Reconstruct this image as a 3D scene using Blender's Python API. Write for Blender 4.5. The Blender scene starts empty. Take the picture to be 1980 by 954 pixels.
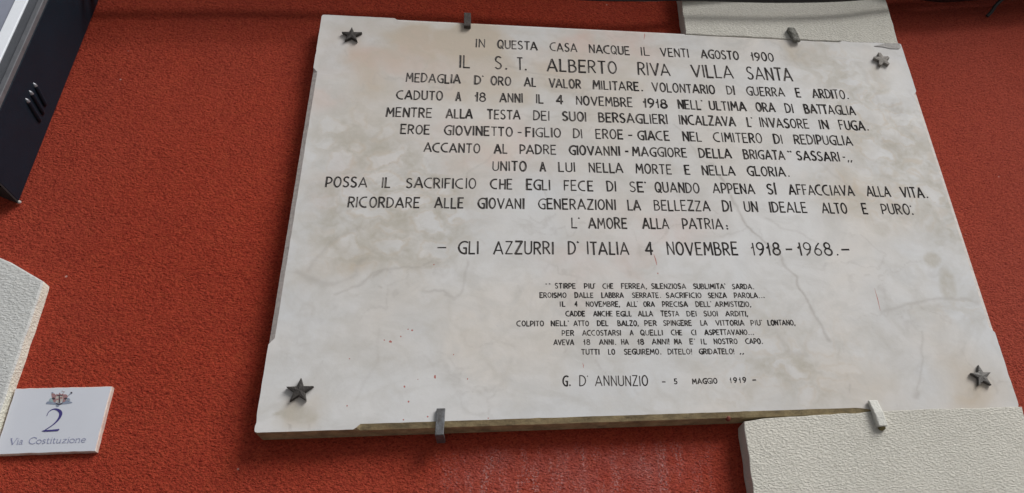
import bpy, bmesh, math, random
import numpy as np
from mathutils import Vector, Matrix
from mathutils.geometry import delaunay_2d_cdt

random.seed(7)
scene = bpy.context.scene
col = scene.collection

# ------------------------------------------------------------------ camera
S = 1.4 / 1.2                       # plaque is 1.4 m wide
T = 0.036 * S                       # plaque thickness
FPX, CX, CY = 1500.0, 1228.7076, 477.0
R = np.array([[0.98642664, 0.00350122, 0.16416521],
              [-0.14475651, 0.49048285, 0.85934401],
              [-0.07751147, -0.87144381, 0.48433218]])
X0, Z0 = -0.7, 2.10                 # lower left front corner of the plaque
CAM = np.array([0.35262808 * S + X0, -1.15279332 * S - T, -0.34383103 * S + Z0])

cam_data = bpy.data.cameras.new('camera')
cam = bpy.data.objects.new('camera', cam_data)
col.objects.link(cam)
cam_data.sensor_fit = 'HORIZONTAL'
cam_data.sensor_width = 36.0
cam_data.lens = FPX / 1980 * 36.0
cam_data.shift_x = -(CX - 990) / 1980
cam_data.shift_y = (CY - 477) / 1980
cam_data.clip_start = 0.05
cam_data.clip_end = 500
cx_, cy_, cz_ = R @ [1, 0, 0], R @ [0, -1, 0], R @ [0, 0, -1]
cam.matrix_world = Matrix(((cx_[0], cy_[0], cz_[0], CAM[0]), (cx_[1], cy_[1], cz_[1], CAM[1]),
                           (cx_[2], cy_[2], cz_[2], CAM[2]), (0, 0, 0, 1)))
scene.camera = cam

# ------------------------------------------------------------------ light
LDIR = Vector((0.60, -0.55, 0.72)).normalized()      # towards the light
world = bpy.data.worlds.new('World')
scene.world = world
world.use_nodes = True
wn = world.node_tree.nodes
wl = world.node_tree.links
wn.clear()
wo = wn.new('ShaderNodeOutputWorld')
bg = wn.new('ShaderNodeBackground')
sky = wn.new('ShaderNodeTexSky')
sky.sky_type = 'NISHITA'
sky.sun_disc = False
sky.sun_elevation = math.asin(LDIR.z)
sky.sun_rotation = math.atan2(LDIR.x, LDIR.y)
sky.air_density = 1.0
sky.dust_density = 3.0
hs = wn.new('ShaderNodeHueSaturation')
hs.inputs['Saturation'].default_value = 0.4
wl.new(sky.outputs[0], hs.inputs['Color'])
wl.new(hs.outputs[0], bg.inputs['Color'])
wl.new(bg.outputs[0], wo.inputs['Surface'])
bg.inputs['Strength'].default_value = 0.064

sd = bpy.data.lights.new('sun', 'SUN')
sun = bpy.data.objects.new('sun', sd)
col.objects.link(sun)
sd.energy = 2.85
sd.angle = math.radians(28)
sd.color = (1.0, 0.985, 0.96)
sun.rotation_euler = LDIR.to_track_quat('Z', 'Y').to_euler()

scene.view_settings.view_transform = 'Standard'
scene.view_settings.look = 'None'
scene.view_settings.gamma = 1
scene.view_settings.exposure = 0.0
scene.cycles.max_bounces = 6


# ------------------------------------------------------------------ helpers
def at(px, py, Y=0.0):
    """point of the plane y = Y seen at a pixel of the survey photograph (used to take real positions)"""
    d = R @ np.array([(px - CX) / FPX, (py - CY) / FPX, 1.0])
    t = (Y - CAM[1]) / d[1]
    p = CAM + d * t
    return Vector((p[0], p[1], p[2]))


def at_x(px, py, X):
    d = R @ np.array([(px - CX) / FPX, (py - CY) / FPX, 1.0])
    t = (X - CAM[0]) / d[0]
    p = CAM + d * t
    return Vector((p[0], p[1], p[2]))


def lattice(ix, iy, seed):
    h = (ix.astype(np.int64) * 374761393 + iy.astype(np.int64) * 668265263 + seed * 144269504) & 0xffffffff
    h = ((h ^ (h >> 13)) * 1274126177) & 0xffffffff
    h = h ^ (h >> 16)
    return (h & 0xffff) / 65535.0


def vnoise(x, y, seed=0):
    x = np.asarray(x, float); y = np.asarray(y, float)
    ix = np.floor(x); iy = np.floor(y)
    fx = x - ix; fy = y - iy
    fx = fx * fx * (3 - 2 * fx); fy = fy * fy * (3 - 2 * fy)
    ix = ix.astype(np.int64); iy = iy.astype(np.int64)
    a = lattice(ix, iy, seed); b = lattice(ix + 1, iy, seed)
    c = lattice(ix, iy + 1, seed); d = lattice(ix + 1, iy + 1, seed)
    return a + (b - a) * fx + (c - a) * fy + (a - b - c + d) * fx * fy


def fbm(x, y, seed=0, o=4):
    s = 0; a = 0.5; n = 0
    for k in range(o):
        s = s + a * vnoise(x * 2 ** k, y * 2 ** k, seed + k * 17); n += a; a *= 0.5
    return s / n


class NT:
    def __init__(self, name):
        self.m = bpy.data.materials.new(name)
        self.m.use_nodes = True
        self.t = self.m.node_tree
        self.b = self.t.nodes['Principled BSDF']

    def n(self, kind, **kw):
        x = self.t.nodes.new(kind)
        for k, v in kw.items():
            setattr(x, k, v)
        return x

    def l(self, a, b):
        self.t.links.new(a, b)

    def noise(self, vec, scale, detail=4, rough=0.55, dist=0.0):
        x = self.n('ShaderNodeTexNoise')
        x.inputs['Scale'].default_value = scale
        x.inputs['Detail'].default_value = detail
        x.inputs['Roughness'].default_value = rough
        x.inputs['Distortion'].default_value = dist
        if vec is not None:
            self.l(vec, x.inputs['Vector'])
        return x.outputs['Fac']

    def mr(self, v, a, b, c=0.0, d=1.0, smooth=False):
        x = self.n('ShaderNodeMapRange')
        if smooth:
            x.interpolation_type = 'SMOOTHSTEP'
        self.l(v, x.inputs['Value'])
        for nme, val in (('From Min', a), ('From Max', b), ('To Min', c), ('To Max', d)):
            x.inputs[nme].default_value = val
        return x.outputs['Result']

    def math(self, op, a, b=None):
        x = self.n('ShaderNodeMath', operation=op)
        for i, v in enumerate((a, b)):
            if v is None:
                continue
            if isinstance(v, (int, float)):
                x.inputs[i].default_value = v
            else:
                self.l(v, x.inputs[i])
        return x.outputs[0]

    def mix(self, fac, a, b, mode='MIX'):
        x = self.n('ShaderNodeMix', data_type='RGBA', blend_type=mode)
        for s, v in ((x.inputs['Factor'], fac), (x.inputs['A'], a), (x.inputs['B'], b)):
            if isinstance(v, (int, float)):
                s.default_value = v
            elif isinstance(v, tuple):
                s.default_value = (*v, 1)
            else:
                self.l(v, s)
        return x.outputs['Result']

    def pos(self, scale=None, rot=None):
        g = self.n('ShaderNodeNewGeometry').outputs['Position']
        if scale is None and rot is None:
            return g
        mp = self.n('ShaderNodeMapping')
        self.l(g, mp.inputs['Vector'])
        if scale:
            mp.inputs['Scale'].default_value = scale
        if rot:
            mp.inputs['Rotation'].default_value = rot
        return mp.outputs['Vector']

    def bump(self, h, dist, strength=1.0, prev=None):
        x = self.n('ShaderNodeBump')
        x.inputs['Distance'].default_value = dist
        x.inputs['Strength'].default_value = strength
        self.l(h, x.inputs['Height'])
        if prev is not None:
            self.l(prev, x.inputs['Normal'])
        return x.outputs['Normal']


def simple(name, c, rough=0.6, metal=0.0, var=0.25, scale=60.0, bump=0.0, bscale=300.0, c2=None, spec=None):
    k = NT(name)
    p = k.pos()
    f = k.mr(k.noise(p, scale, 5, 0.6), 0.3, 0.7)
    c2 = c2 or tuple(x * (1 - var) for x in c)
    k.l(k.mix(f, c2, c), k.b.inputs['Base Color'])
    k.b.inputs['Roughness'].default_value = rough
    k.b.inputs['Metallic'].default_value = metal
    if spec is not None:
        k.b.inputs['Specular IOR Level'].default_value = spec
    if bump:
        k.l(k.bump(k.noise(p, bscale, 4, 0.6), bump), k.b.inputs['Normal'])
    return k.m


def empty(name, loc, label=None, cat=None, group=None):
    o = bpy.data.objects.new(name, None)
    o.empty_display_size = 0.05
    o.location = loc
    col.objects.link(o)
    tag(o, label, cat, group)
    return o


def tag(o, label=None, cat=None, group=None, kind=None):
    for k, v in (('label', label), ('category', cat), ('group', group), ('kind', kind)):
        if v:
            o[k] = v
    return o


def mesh(name, verts, faces, mats, parent=None, idx=None, smooth=False):
    """verts are in world coordinates; the object's origin is put at its parent's origin"""
    org = Vector(parent_world(parent)) if parent else Vector((0, 0, 0))
    me = bpy.data.meshes.new(name)
    me.from_pydata([tuple(Vector(v) - org) for v in verts], [], faces)
    for m in (mats if isinstance(mats, (list, tuple)) else [mats]):
        me.materials.append(m)
    if idx is not None:
        me.polygons.foreach_set('material_index', idx)
    if smooth:
        me.polygons.foreach_set('use_smooth', [True] * len(me.polygons))
    me.update()
    o = bpy.data.objects.new(name, me)
    col.objects.link(o)
    if parent:
        o.parent = parent
    return o


def parent_world(p):
    v = Vector((0, 0, 0))
    while p:
        v += p.location
        p = p.parent
    return v


class MB:
    def __init__(self):
        self.v = []; self.f = []; self.i = []

    def add(self, vs, fs, mi=0):
        b = len(self.v)
        self.v += [Vector(x) for x in vs]
        self.f += [tuple(b + q for q in f) for f in fs]
        self.i += [mi] * len(fs)

    def box(self, a, b, mi=0):
        x0, y0, z0 = a; x1, y1, z1 = b
        vs = [(x, y, z) for x in (x0, x1) for y in (y0, y1) for z in (z0, z1)]
        self.add(vs, [(0, 1, 3, 2), (4, 6, 7, 5), (0, 4, 5, 1), (2, 3, 7, 6), (0, 2, 6, 4), (1, 5, 7, 3)], mi)

    def loops(self, ls, cap0=True, cap1=True, mi=0):
        """closed loops of equal length joined into a skin"""
        n = len(ls[0]); b = len(self.v)
        for l in ls:
            self.v += [Vector(p) for p in l]
        for k in range(len(ls) - 1):
            for j in range(n):
                q = (j + 1) % n
                self.f.append((b + k * n + j, b + k * n + q, b + (k + 1) * n + q, b + (k + 1) * n + j)); self.i.append(mi)
        if cap0:
            self.f.append(tuple(b + j for j in range(n))[::-1]); self.i.append(mi)
        if cap1:
            e = b + (len(ls) - 1) * n
            self.f.append(tuple(e + j for j in range(n))); self.i.append(mi)

    def tube(self, pts, r, n=10, mi=0):
        pts = [Vector(p) for p in pts]
        rs = r if isinstance(r, (list, tuple)) else [r] * len(pts)
        ls = []
        up = Vector((0, 0, 1))
        for k, p in enumerate(pts):
            t = (pts[min(k + 1, len(pts) - 1)] - pts[max(k - 1, 0)]).normalized()
            a = t.cross(up)
            if a.length < 1e-3:
                a = Vector((1, 0, 0))
            a.normalize(); c = a.cross(t)
            ls.append([p + (a * math.cos(2 * math.pi * j / n) + c * math.sin(2 * math.pi * j / n)) * rs[k] for j in range(n)])
        self.loops(ls, True, True, mi)

    def build(self, name, mats, parent=None, smooth=False, fix=True):
        o = mesh(name, self.v, self.f, mats, parent, self.i, smooth)
        if fix:
            bm = bmesh.new(); bm.from_mesh(o.data)
            bmesh.ops.recalc_face_normals(bm, faces=bm.faces)
            bm.to_mesh(o.data); bm.free()
        return o


def bevel(o, w, seg=2, angle=30):
    m = o.modifiers.new('bevel', 'BEVEL')
    m.width = w; m.segments = seg; m.limit_method = 'ANGLE'; m.angle_limit = math.radians(angle)
    return o


def resample(pts, step, closed=True):
    out = []
    n = len(pts)
    for k in range(n if closed else n - 1):
        a, b = Vector(pts[k]), Vector(pts[(k + 1) % n])
        m = max(1, int((b - a).length / step))
        out += [a.lerp(b, j / m) for j in range(m)]
    if not closed:
        out.append(Vector(pts[-1]))
    return out


def inset(pts, d):
    """inset a closed 2-D loop (counter-clockwise) by d"""
    n = len(pts); out = []
    for k in range(n):
        a, b, c = pts[k - 1], pts[k], pts[(k + 1) % n]
        e = (c - a)
        nrm = Vector((-e.y, e.x))
        if nrm.length < 1e-9:
            out.append(b.copy()); continue
        nrm.normalize()
        out.append(b + nrm * d)
    return out


def ccw(pts):
    a = sum(p.x * q.y - q.x * p.y for p, q in zip(pts, pts[1:] + pts[:1]))
    return pts if a > 0 else pts[::-1]


# ------------------------------------------------------------------ materials
def mat_wall():
    k = NT('red_plaster')
    p = k.pos()
    big = k.noise(p, 2.3, 5, 0.6)
    mid = k.noise(p, 14, 5, 0.6)
    fine = k.noise(p, 330, 3, 0.6)
    c = k.mix(k.mr(big, 0.32, 0.68), (0.355, 0.0335, 0.0160), (0.480, 0.0560, 0.0275))
    c = k.mix(k.mr(mid, 0.35, 0.75, 0, 0.45), c, (0.27, 0.030, 0.020))
    c = k.mix(k.mr(k.noise(p, 38, 4, 0.65), 0.5, 0.75, 0, 0.5), c, (0.43, 0.075, 0.026))
    c = k.mix(k.mr(fine, 0.45, 0.75, 0, 0.6), c, (0.47, 0.090, 0.050))
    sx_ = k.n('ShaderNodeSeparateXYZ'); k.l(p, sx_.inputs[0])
    right_tone = k.math('ADD', k.mr(sx_.outputs['X'], 0.0, 1.0, 0.0, 0.24), k.noise(k.pos((0.6, 1, 0.5)), 1.1, 4, 0.55))
    c = k.mix(k.mr(right_tone, 0.42, 0.80, 0.0, 0.55), c, (0.44, 0.105, 0.078))  # paler, duller red towards the right, broken up by noise
    # pale lime blooms and scuffs under the plaque
    sep = k.n('ShaderNodeSeparateXYZ'); k.l(p, sep.inputs[0])
    a = at(880, 880); b = at(1330, 880); z1 = at(1100, 862).z
    mx = k.math('MULTIPLY', k.mr(sep.outputs['X'], a.x - 0.10, a.x + 0.08, 0, 1, True), k.mr(sep.outputs['X'], b.x - 0.08, b.x + 0.10, 1, 0, True))
    mz = k.math('MULTIPLY', k.mr(sep.outputs['Z'], z1 - 0.02, z1 + 0.01, 1, 0, True), k.mr(sep.outputs['Z'], z1 - 0.75, z1 - 0.15, 0, 1, True))
    st = k.noise(k.pos((48, 48, 11)), 1.0, 6, 0.65)
    grain = k.noise(p, 260, 2, 0.5)
    m = k.math('MULTIPLY', k.math('MULTIPLY', mx, mz), k.math('MULTIPLY', k.mr(st, 0.47, 0.66), k.mr(grain, 0.48, 0.61)))
    c = k.mix(k.math('MULTIPLY', m, 0.8), c, (0.66, 0.50, 0.49))
    haze = k.math('MULTIPLY', k.math('MULTIPLY', mx, mz), k.mr(k.noise(p, 9, 4, 0.6), 0.35, 0.7, 0, 0.5))
    c = k.mix(haze, c, (0.50, 0.20, 0.19))
    # a few lone white specks anywhere
    vo = k.n('ShaderNodeTexVoronoi'); vo.inputs['Scale'].default_value = 16
    k.l(p, vo.inputs['Vector'])
    sp = k.mr(vo.outputs['Distance'], 0.025, 0.04, 1, 0)
    c = k.mix(k.math('MULTIPLY', sp, k.mr(k.noise(p, 7), 0.56, 0.6)), c, (0.6, 0.45, 0.42))
    k.l(c, k.b.inputs['Base Color'])
    k.b.inputs['Roughness'].default_value = 0.9
    k.b.inputs['Specular IOR Level'].default_value = 0.08
    rp = k.pos((1.0, 1.0, 1.5), (0, math.radians(30), 0))
    g1 = k.noise(rp, 215, 3, 0.68)
    g2 = k.noise(rp, 95, 3, 0.6)
    g3 = k.noise(p, 9, 3, 0.5)
    # sandy grain: every grain has its own tone, with open pits between grains
    vg = k.n('ShaderNodeTexVoronoi'); vg.inputs['Scale'].default_value = 250
    k.l(rp, vg.inputs['Vector'])
    tone = k.n('ShaderNodeSeparateColor'); k.l(vg.outputs['Color'], tone.inputs[0])
    c = k.mix(k.mr(tone.outputs[0], 0.0, 1.0, 0.0, 0.50), c, k.mix(0.5, c, (0.66, 0.125, 0.060)))
    c = k.mix(k.mr(tone.outputs[1], 0.55, 1.0, 0.0, 0.45), c, (0.17, 0.014, 0.011))
    c = k.mix(k.mr(g1, 0.33, 0.44, 0.85, 0), c, (0.10, 0.008, 0.006))
    k.l(c, k.b.inputs['Base Color'])
    h = k.math('ADD', k.math('MULTIPLY', g1, 0.60), k.math('MULTIPLY', g2, 0.55))
    n1 = k.bump(g3, 0.016, 0.6)
    k.l(k.bump(h, 0.0150, 1.0, n1), k.b.inputs['Normal'])
    return k.m


def mat_stucco(name, c1, c2, dirt=(0.30, 0.27, 0.20), amp=0.0012):
    k = NT(name)
    p = k.pos()
    c = k.mix(k.mr(k.noise(p, 6, 5, 0.6), 0.3, 0.7), c2, c1)
    c = k.mix(k.mr(k.noise(p, 45, 5, 0.7), 0.60, 0.82, 0, 0.30), c, dirt)
    c = k.mix(k.mr(k.noise(p, 230, 3, 0.6), 0.35, 0.5, 0.22, 0), c, dirt)
    k.l(c, k.b.inputs['Base Color'])
    k.b.inputs['Roughness'].default_value = 0.88
    k.b.inputs['Specular IOR Level'].default_value = 0.25
    rp = k.pos((1.0, 1.0, 1.9), (0, math.radians(33), 0))
    g1 = k.noise(rp, 165, 3, 0.6, 0.3)
    g2 = k.noise(p, 420, 2, 0.5)
    h = k.math('ADD', k.mr(g1, 0.36, 0.70, 0, 1, True), k.math('MULTIPLY', g2, 0.16))
    k.l(k.bump(h, amp, 1.0, k.bump(k.noise(p, 7, 3), 0.012, 0.5)), k.b.inputs['Normal'])
    return k.m


def mat_marble():
    k = NT('veined_marble')
    p = k.pos()
    at_ = k.n('ShaderNodeAttribute', attribute_name='marble')
    sep = k.n('ShaderNodeSeparateColor'); k.l(at_.outputs['Color'], sep.inputs[0])
    grey, beige, pink, vein = sep.outputs[0], sep.outputs[1], sep.outputs[2], at_.outputs['Alpha']
    c = k.mix(k.mr(k.noise(p, 5, 6, 0.6), 0.3, 0.7), (0.600, 0.600, 0.600), (0.655, 0.656, 0.658))
    c = k.mix(k.mr(k.noise(p, 2.6, 4, 0.55, 1.0), 0.38, 0.62, 0, 0.8), c, k.mix(k.mr(k.noise(p, 3.7, 3, 0.5), 0.42, 0.58), (0.655, 0.615, 0.570), (0.600, 0.615, 0.635)))
    c = k.mix(k.mr(k.noise(k.pos((1, 1, 1.4), (0, 0.6, 0)), 8, 6, 0.65, 1.2), 0.46, 0.70, 0, 0.75), c, (0.505, 0.50, 0.485))
    c = k.mix(k.mr(k.noise(p, 26, 6, 0.65), 0.5, 0.8, 0, 0.35), c, (0.57, 0.57, 0.575))
    c = k.mix(beige, c, (0.52, 0.455, 0.375))
    c = k.mix(pink, c, (0.60, 0.455, 0.40))
    d = k.noise(p, 60, 6, 0.7)
    gm = k.math('MULTIPLY', grey, k.mr(d, 0.25, 0.65, 0.5, 1.0))
    c = k.mix(gm, c, (0.425, 0.395, 0.335))
    c = k.mix(vein, c, (0.335, 0.31, 0.285))
    c = k.mix(k.mr(k.noise(p, 300, 3, 0.6), 0.55, 0.8, 0, 0.12), c, (0.40, 0.37, 0.34))
    k.l(c, k.b.inputs['Base Color'])
    k.l(k.mr(k.noise(p, 18, 4), 0.3, 0.7, 0.55, 0.75), k.b.inputs['Roughness'])
    k.b.inputs['Specular IOR Level'].default_value = 0.3
    h = k.math('ADD', k.math('MULTIPLY', k.noise(p, 35, 4), 1.0), k.math('MULTIPLY', k.noise(p, 240, 3), 0.12))
    k.l(k.bump(h, 0.0007, 0.7), k.b.inputs['Normal'])
    return k.m


def mat_edge(name, c1, c2, c3):
    k = NT(name)
    p = k.pos()
    c = k.mix(k.mr(k.noise(p, 22, 6, 0.65), 0.35, 0.65), c1, c2)
    c = k.mix(k.mr(k.noise(k.pos((30, 30, 90)), 1.0, 5, 0.7), 0.42, 0.66, 0, 0.85), c, c3)
    k.l(c, k.b.inputs['Base Color'])
    k.b.inputs['Roughness'].default_value = 0.85
    k.l(k.bump(k.noise(p, 120, 4, 0.65), 0.0015, 1.0), k.b.inputs['Normal'])
    return k.m


def mat_letters():
    k = NT('worn_black_letter_paint')
    p = k.pos()
    f = k.mr(k.noise(p, 40, 5, 0.7), 0.44, 0.68)
    # older, more washed out paint higher up on the slab
    sep = k.n('ShaderNodeSeparateXYZ'); k.l(p, sep.inputs[0])
    w = k.mr(sep.outputs['Z'], at(1200, 420, -T).z, at(1200, 90, -T).z, 0.60, 0.95)
    c = k.mix(k.math('MULTIPLY', f, w), k.mix(k.math('MULTIPLY', w, 0.85), (0.016, 0.016, 0.019), (0.075, 0.066, 0.062)), (0.27, 0.245, 0.225))
    k.l(c, k.b.inputs['Base Color'])
    k.b.inputs['Roughness'].default_value = 0.65
    k.b.inputs['Specular IOR Level'].default_value = 0.3
    return k.m


M = {}
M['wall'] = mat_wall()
M['stucco'] = mat_stucco('cream_stucco', (0.68, 0.66, 0.595), (0.615, 0.60, 0.54))
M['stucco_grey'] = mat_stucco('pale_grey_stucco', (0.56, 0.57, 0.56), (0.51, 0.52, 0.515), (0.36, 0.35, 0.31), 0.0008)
M['cream_side'] = mat_stucco('cream_side_stucco', (0.76, 0.75, 0.66), (0.70, 0.69, 0.60), (0.40, 0.36, 0.28), 0.001)  # creamier tone for the surround's sides than for its front
M['marble'] = mat_marble()
M['edge_low'] = mat_edge('brown_stained_marble', (0.46, 0.37, 0.21), (0.34, 0.26, 0.14), (0.16, 0.13, 0.075))
M['edge_side'] = mat_edge('grey_stained_marble', (0.60, 0.56, 0.53), (0.54, 0.49, 0.46), (0.42, 0.39, 0.37))
M['letters'] = mat_letters()
M['red_splash'] = simple('red_paint_splash', (0.42, 0.10, 0.08), 0.7, c2=(0.36, 0.15, 0.13))
M['star_dark'] = simple('weathered_dark_bronze', (0.060, 0.053, 0.048), 0.55, 0.3, scale=150, c2=(0.035, 0.031, 0.028), bump=0.001, bscale=500)
M['star_pale'] = simple('weathered_pale_bronze', (0.27, 0.25, 0.225), 0.7, 0.1, scale=120, c2=(0.17, 0.155, 0.14), bump=0.001, bscale=500)
M['star_mid'] = simple('weathered_grey_bronze', (0.135, 0.13, 0.125), 0.5, 0.4, scale=150, c2=(0.08, 0.075, 0.07), bump=0.001, bscale=500)
M['iron_dark'] = simple('rusty_dark_iron', (0.085, 0.075, 0.068), 0.7, 0.3, scale=120, c2=(0.045, 0.030, 0.026), bump=0.0015, bscale=300)
M['iron_grey'] = simple('galvanised_iron', (0.21, 0.225, 0.245), 0.5, 0.5, scale=90, c2=(0.09, 0.082, 0.078), bump=0.0006, bscale=500)
M['iron_mossy'] = simple('mortar_smeared_iron', (0.30, 0.29, 0.265), 0.85, 0.0, scale=170, c2=(0.07, 0.075, 0.055), bump=0.003, bscale=260)
M['iron_painted'] = simple('cream_painted_iron', (0.70, 0.695, 0.64), 0.7, 0.0, scale=90, c2=(0.62, 0.62, 0.58), bump=0.002, bscale=260)
M['moss'] = simple('ochre_moss', (0.30, 0.24, 0.10), 0.9, scale=200, c2=(0.12, 0.11, 0.05), bump=0.004, bscale=220)
M['mortar'] = simple('grey_mortar', (0.46, 0.445, 0.43), 0.9, scale=70, c2=(0.38, 0.365, 0.35), bump=0.003, bscale=200)
M['box_dark'] = simple('dark_navy_sheet_metal', (0.0030, 0.0130, 0.0235), 0.5, 0.0, scale=25, c2=(0.0022, 0.0100, 0.0185), bump=0.0006, bscale=500, spec=0.3)
M['box_under'] = simple('dirty_dark_sheet_metal', (0.012, 0.013, 0.013), 0.7, 0.0, scale=25)
M['rib_tip'] = simple('pale_rib_tip', (0.30, 0.31, 0.34), 0.4, 0.6, scale=60)
M['alu'] = simple('grey_anodised_frame', (0.115, 0.12, 0.135), 0.45, 0.3, scale=30, c2=(0.09, 0.095, 0.105), bump=0.0004)
M['alu_trim'] = simple('bare_aluminium_trim', (0.17, 0.175, 0.19), 0.5, 0.3, scale=40)
M['panel_white'] = simple('white_acrylic_border', (0.86, 0.90, 0.96), 0.3, 0.0, var=0.03)
M['panel_blue'] = simple('blue_grey_acrylic', (0.27, 0.29, 0.36), 0.3, 0.0, var=0.08)
M['tile'] = simple('white_glazed_ceramic', (0.575, 0.600, 0.665), 0.3, 0.0, var=0.05, scale=12)
M['tile_edge'] = simple('raw_ceramic_edge', (0.66, 0.60, 0.54), 0.7, 0.0, var=0.2, scale=90, c2=(0.5, 0.33, 0.28))
M['blue_ink'] = simple('dark_blue_glaze', (0.055, 0.045, 0.20), 0.35, var=0.2)
M['pale_ink'] = simple('faded_blue_glaze', (0.21, 0.225, 0.38), 0.35, var=0.15)
M['black_cable'] = simple('black_cable_sheath', (0.012, 0.012, 0.013), 0.45, 0.0, scale=40)
M['grey_cable'] = simple('grey_cable_sheath', (0.40, 0.42, 0.43), 0.4, 0.0, scale=40, c2=(0.30, 0.32, 0.33))
M['asphalt'] = simple('pale_stone_paving', (0.28, 0.28, 0.275), 0.9, scale=3, bump=0.004)

# ------------------------------------------------------------------ ground
g = MB()
g.add([(-60, -60, 0), (60, -60, 0), (60, 60, 0), (-60, 60, 0)], [(0, 1, 2, 3)])
tag(g.build('pavement', M['asphalt']), kind='structure')

# ------------------------------------------------------------------ the house wall with its stucco blocks
facade = empty('plastered_house', (0, 0, 0), 'brick red rough plastered house wall with raised cream stucco blocks, behind the marble plaque', 'house')
w = MB()
xs = np.linspace(-4.5, 5.5, 41); zs = np.linspace(0.0, 6.5, 27)
for a in range(40):
    for b in range(26):
        w.add([(xs[a], 0, zs[b]), (xs[a + 1], 0, zs[b]), (xs[a + 1], 0, zs[b + 1]), (xs[a], 0, zs[b + 1])], [(0, 1, 2, 3)])
w.add([(-4.5, 0.3, 0), (5.5, 0.3, 0), (5.5, 0.3, 6.5), (-4.5, 0.3, 6.5)], [(3, 2, 1, 0)])
w.add([(-4.5, 0, 6.5), (5.5, 0, 6.5), (5.5, 0.3, 6.5), (-4.5, 0.3, 6.5)], [(0, 1, 2, 3)])
for xx in (-4.5, 5.5):
    w.add([(xx, 0, 0), (xx, 0.3, 0), (xx, 0.3, 6.5), (xx, 0, 6.5)], [(0, 1, 2, 3)])
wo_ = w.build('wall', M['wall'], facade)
bm = bmesh.new(); bm.from_mesh(wo_.data)
bmesh.ops.remove_doubles(bm, verts=bm.verts, dist=1e-4)
bmesh.ops.recalc_face_normals(bm, faces=bm.faces)
bm.to_mesh(wo_.data); bm.free()


def block(name, pts, d, parent, mats, label=None, jit=0.0017, rnd=0.0016, seed=1, step=0.008):
    """raised stucco block: outline (x, z), depth d, hand-trowelled slightly wavy rounded edges"""
    pts = ccw([Vector(p) for p in pts])
    L = resample(pts, step)
    for k, q in enumerate(L):
        nx = vnoise(np.array([k * 0.33]), np.array([seed * 7.1]), seed)[0] - 0.5
        ny = vnoise(np.array([k * 0.33]), np.array([seed * 3.7 + 50]), seed + 5)[0] - 0.5
        L[k] = q + Vector((nx, ny)) * jit * 2
    b = MB()
    stages = [(0.0, 0.004), (0.0, -(d - rnd)), (rnd * 0.3, -(d - rnd * 0.3)), (rnd, -d)]
    ls = []
    for ins, y in stages:
        q = inset(L, ins) if ins else L
        ls.append([(v.x, y, v.y) for v in q])
    b.loops(ls, False, True)
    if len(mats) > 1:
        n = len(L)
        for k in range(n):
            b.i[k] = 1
    o = b.build(name, mats, parent)
    if label:
        o['label'] = label
    return o


def W2(px, py, Y):
    p = at(px, py, Y)
    return Vector((p.x, p.z))


DQ = 0.0365 * S
# block above the plaque (runs up out of the picture) and block below it
ptop = at(1540, -80, -DQ).z
uq = [W2(1327, 65.5, -DQ), W2(1420, 70, -DQ), W2(1480, 73, -DQ), W2(1560, 77, -DQ), W2(1614, 79.5, -DQ), W2(1690, 82.5, -DQ), W2(1738, 86, -DQ)]
xr = at(1715, 0, -DQ).x
uq += [Vector((xr + 0.003, at(990, 0, 0).z + 0.26)), Vector((uq[0].x, at(990, 0, 0).z + 0.26))]
block('quoin', uq, DQ, facade, [M['stucco']], 'cream stucco block above the plaque', seed=3)
lq = [W2(1438, 814.5, -DQ), W2(1475, 809, -DQ), W2(1500, 807, -DQ), W2(1560, 803, -DQ), W2(1645, 799.5, -DQ), W2(1690, 795, -DQ), W2(1740, 793, -DQ), W2(1800, 791.5, -DQ),
      W2(1860, 789, -DQ), W2(1975, 786.5, -DQ)]
lq += [Vector((lq[-1].x + 0.002, lq[-1].y - 0.55)), Vector((lq[0].x - 0.006, lq[-1].y - 0.55))]
block('quoin', lq, DQ, facade, [M['stucco']], 'cream stucco block under the right end of the plaque', seed=9)
# unseen projecting ledge, added to shade the top of the wall and plaque
zc_ = at(990, 0, 0).z + 0.26
co = MB()
co.loops([[(x, y, z) for y, z in ((0.0, zc_ + 0.20), (-0.34, zc_ + 0.19), (-0.34, zc_ + 0.11), (-0.30, zc_ + 0.09), (-0.24, zc_ + 0.08), (-0.20, zc_ + 0.03), (-0.12, zc_ + 0.02), (-0.10, zc_), (0.0, zc_))] for x in np.linspace(-4.5, 5.5, 21)])
co.build('added_cornice', M['stucco'], facade)
# arched surround at the lower left
DL = 0.020 * S
ls_ = [W2(84, 543, -DL), W2(60, 530, -DL), W2(40, 518, -DL), W2(20, 506, -DL), W2(0, 497, -DL), W2(-30, 489, -DL), W2(-80, 482, -DL)]
zb = at(20, 954, -DL).z
ls_ += [Vector((ls_[-1].x - 0.25, ls_[-1].y - 0.01)), Vector((ls_[-1].x - 0.25, zb - 0.5)), Vector((ls_[0].x - 0.006, zb - 0.5))]
block('arch_surround', ls_, DL, facade, [M['stucco_grey'], M['cream_side']], 'grey fronted stucco surround with a curved top and cream edge', jit=0.0012, rnd=0.003, seed=5)
# soft mortar smear where block and plaque meet
mo = MB()
sm = [W2(1690, 90, -T), W2(1712, 85, -T), W2(1738, 85, -T), W2(1742, 92, -T), W2(1738, 95.5, -T), W2(1722, 95, -T), W2(1706, 91.5, -T)]
sm = ccw(sm)
mo.loops([[(v.x, -T + 0.003, v.y) for v in resample(sm, 0.004)], [(v.x, -T - 0.0016, v.y) for v in resample(sm, 0.004)]])
mo.build('mortar_smear', M['mortar'], facade)

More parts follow.
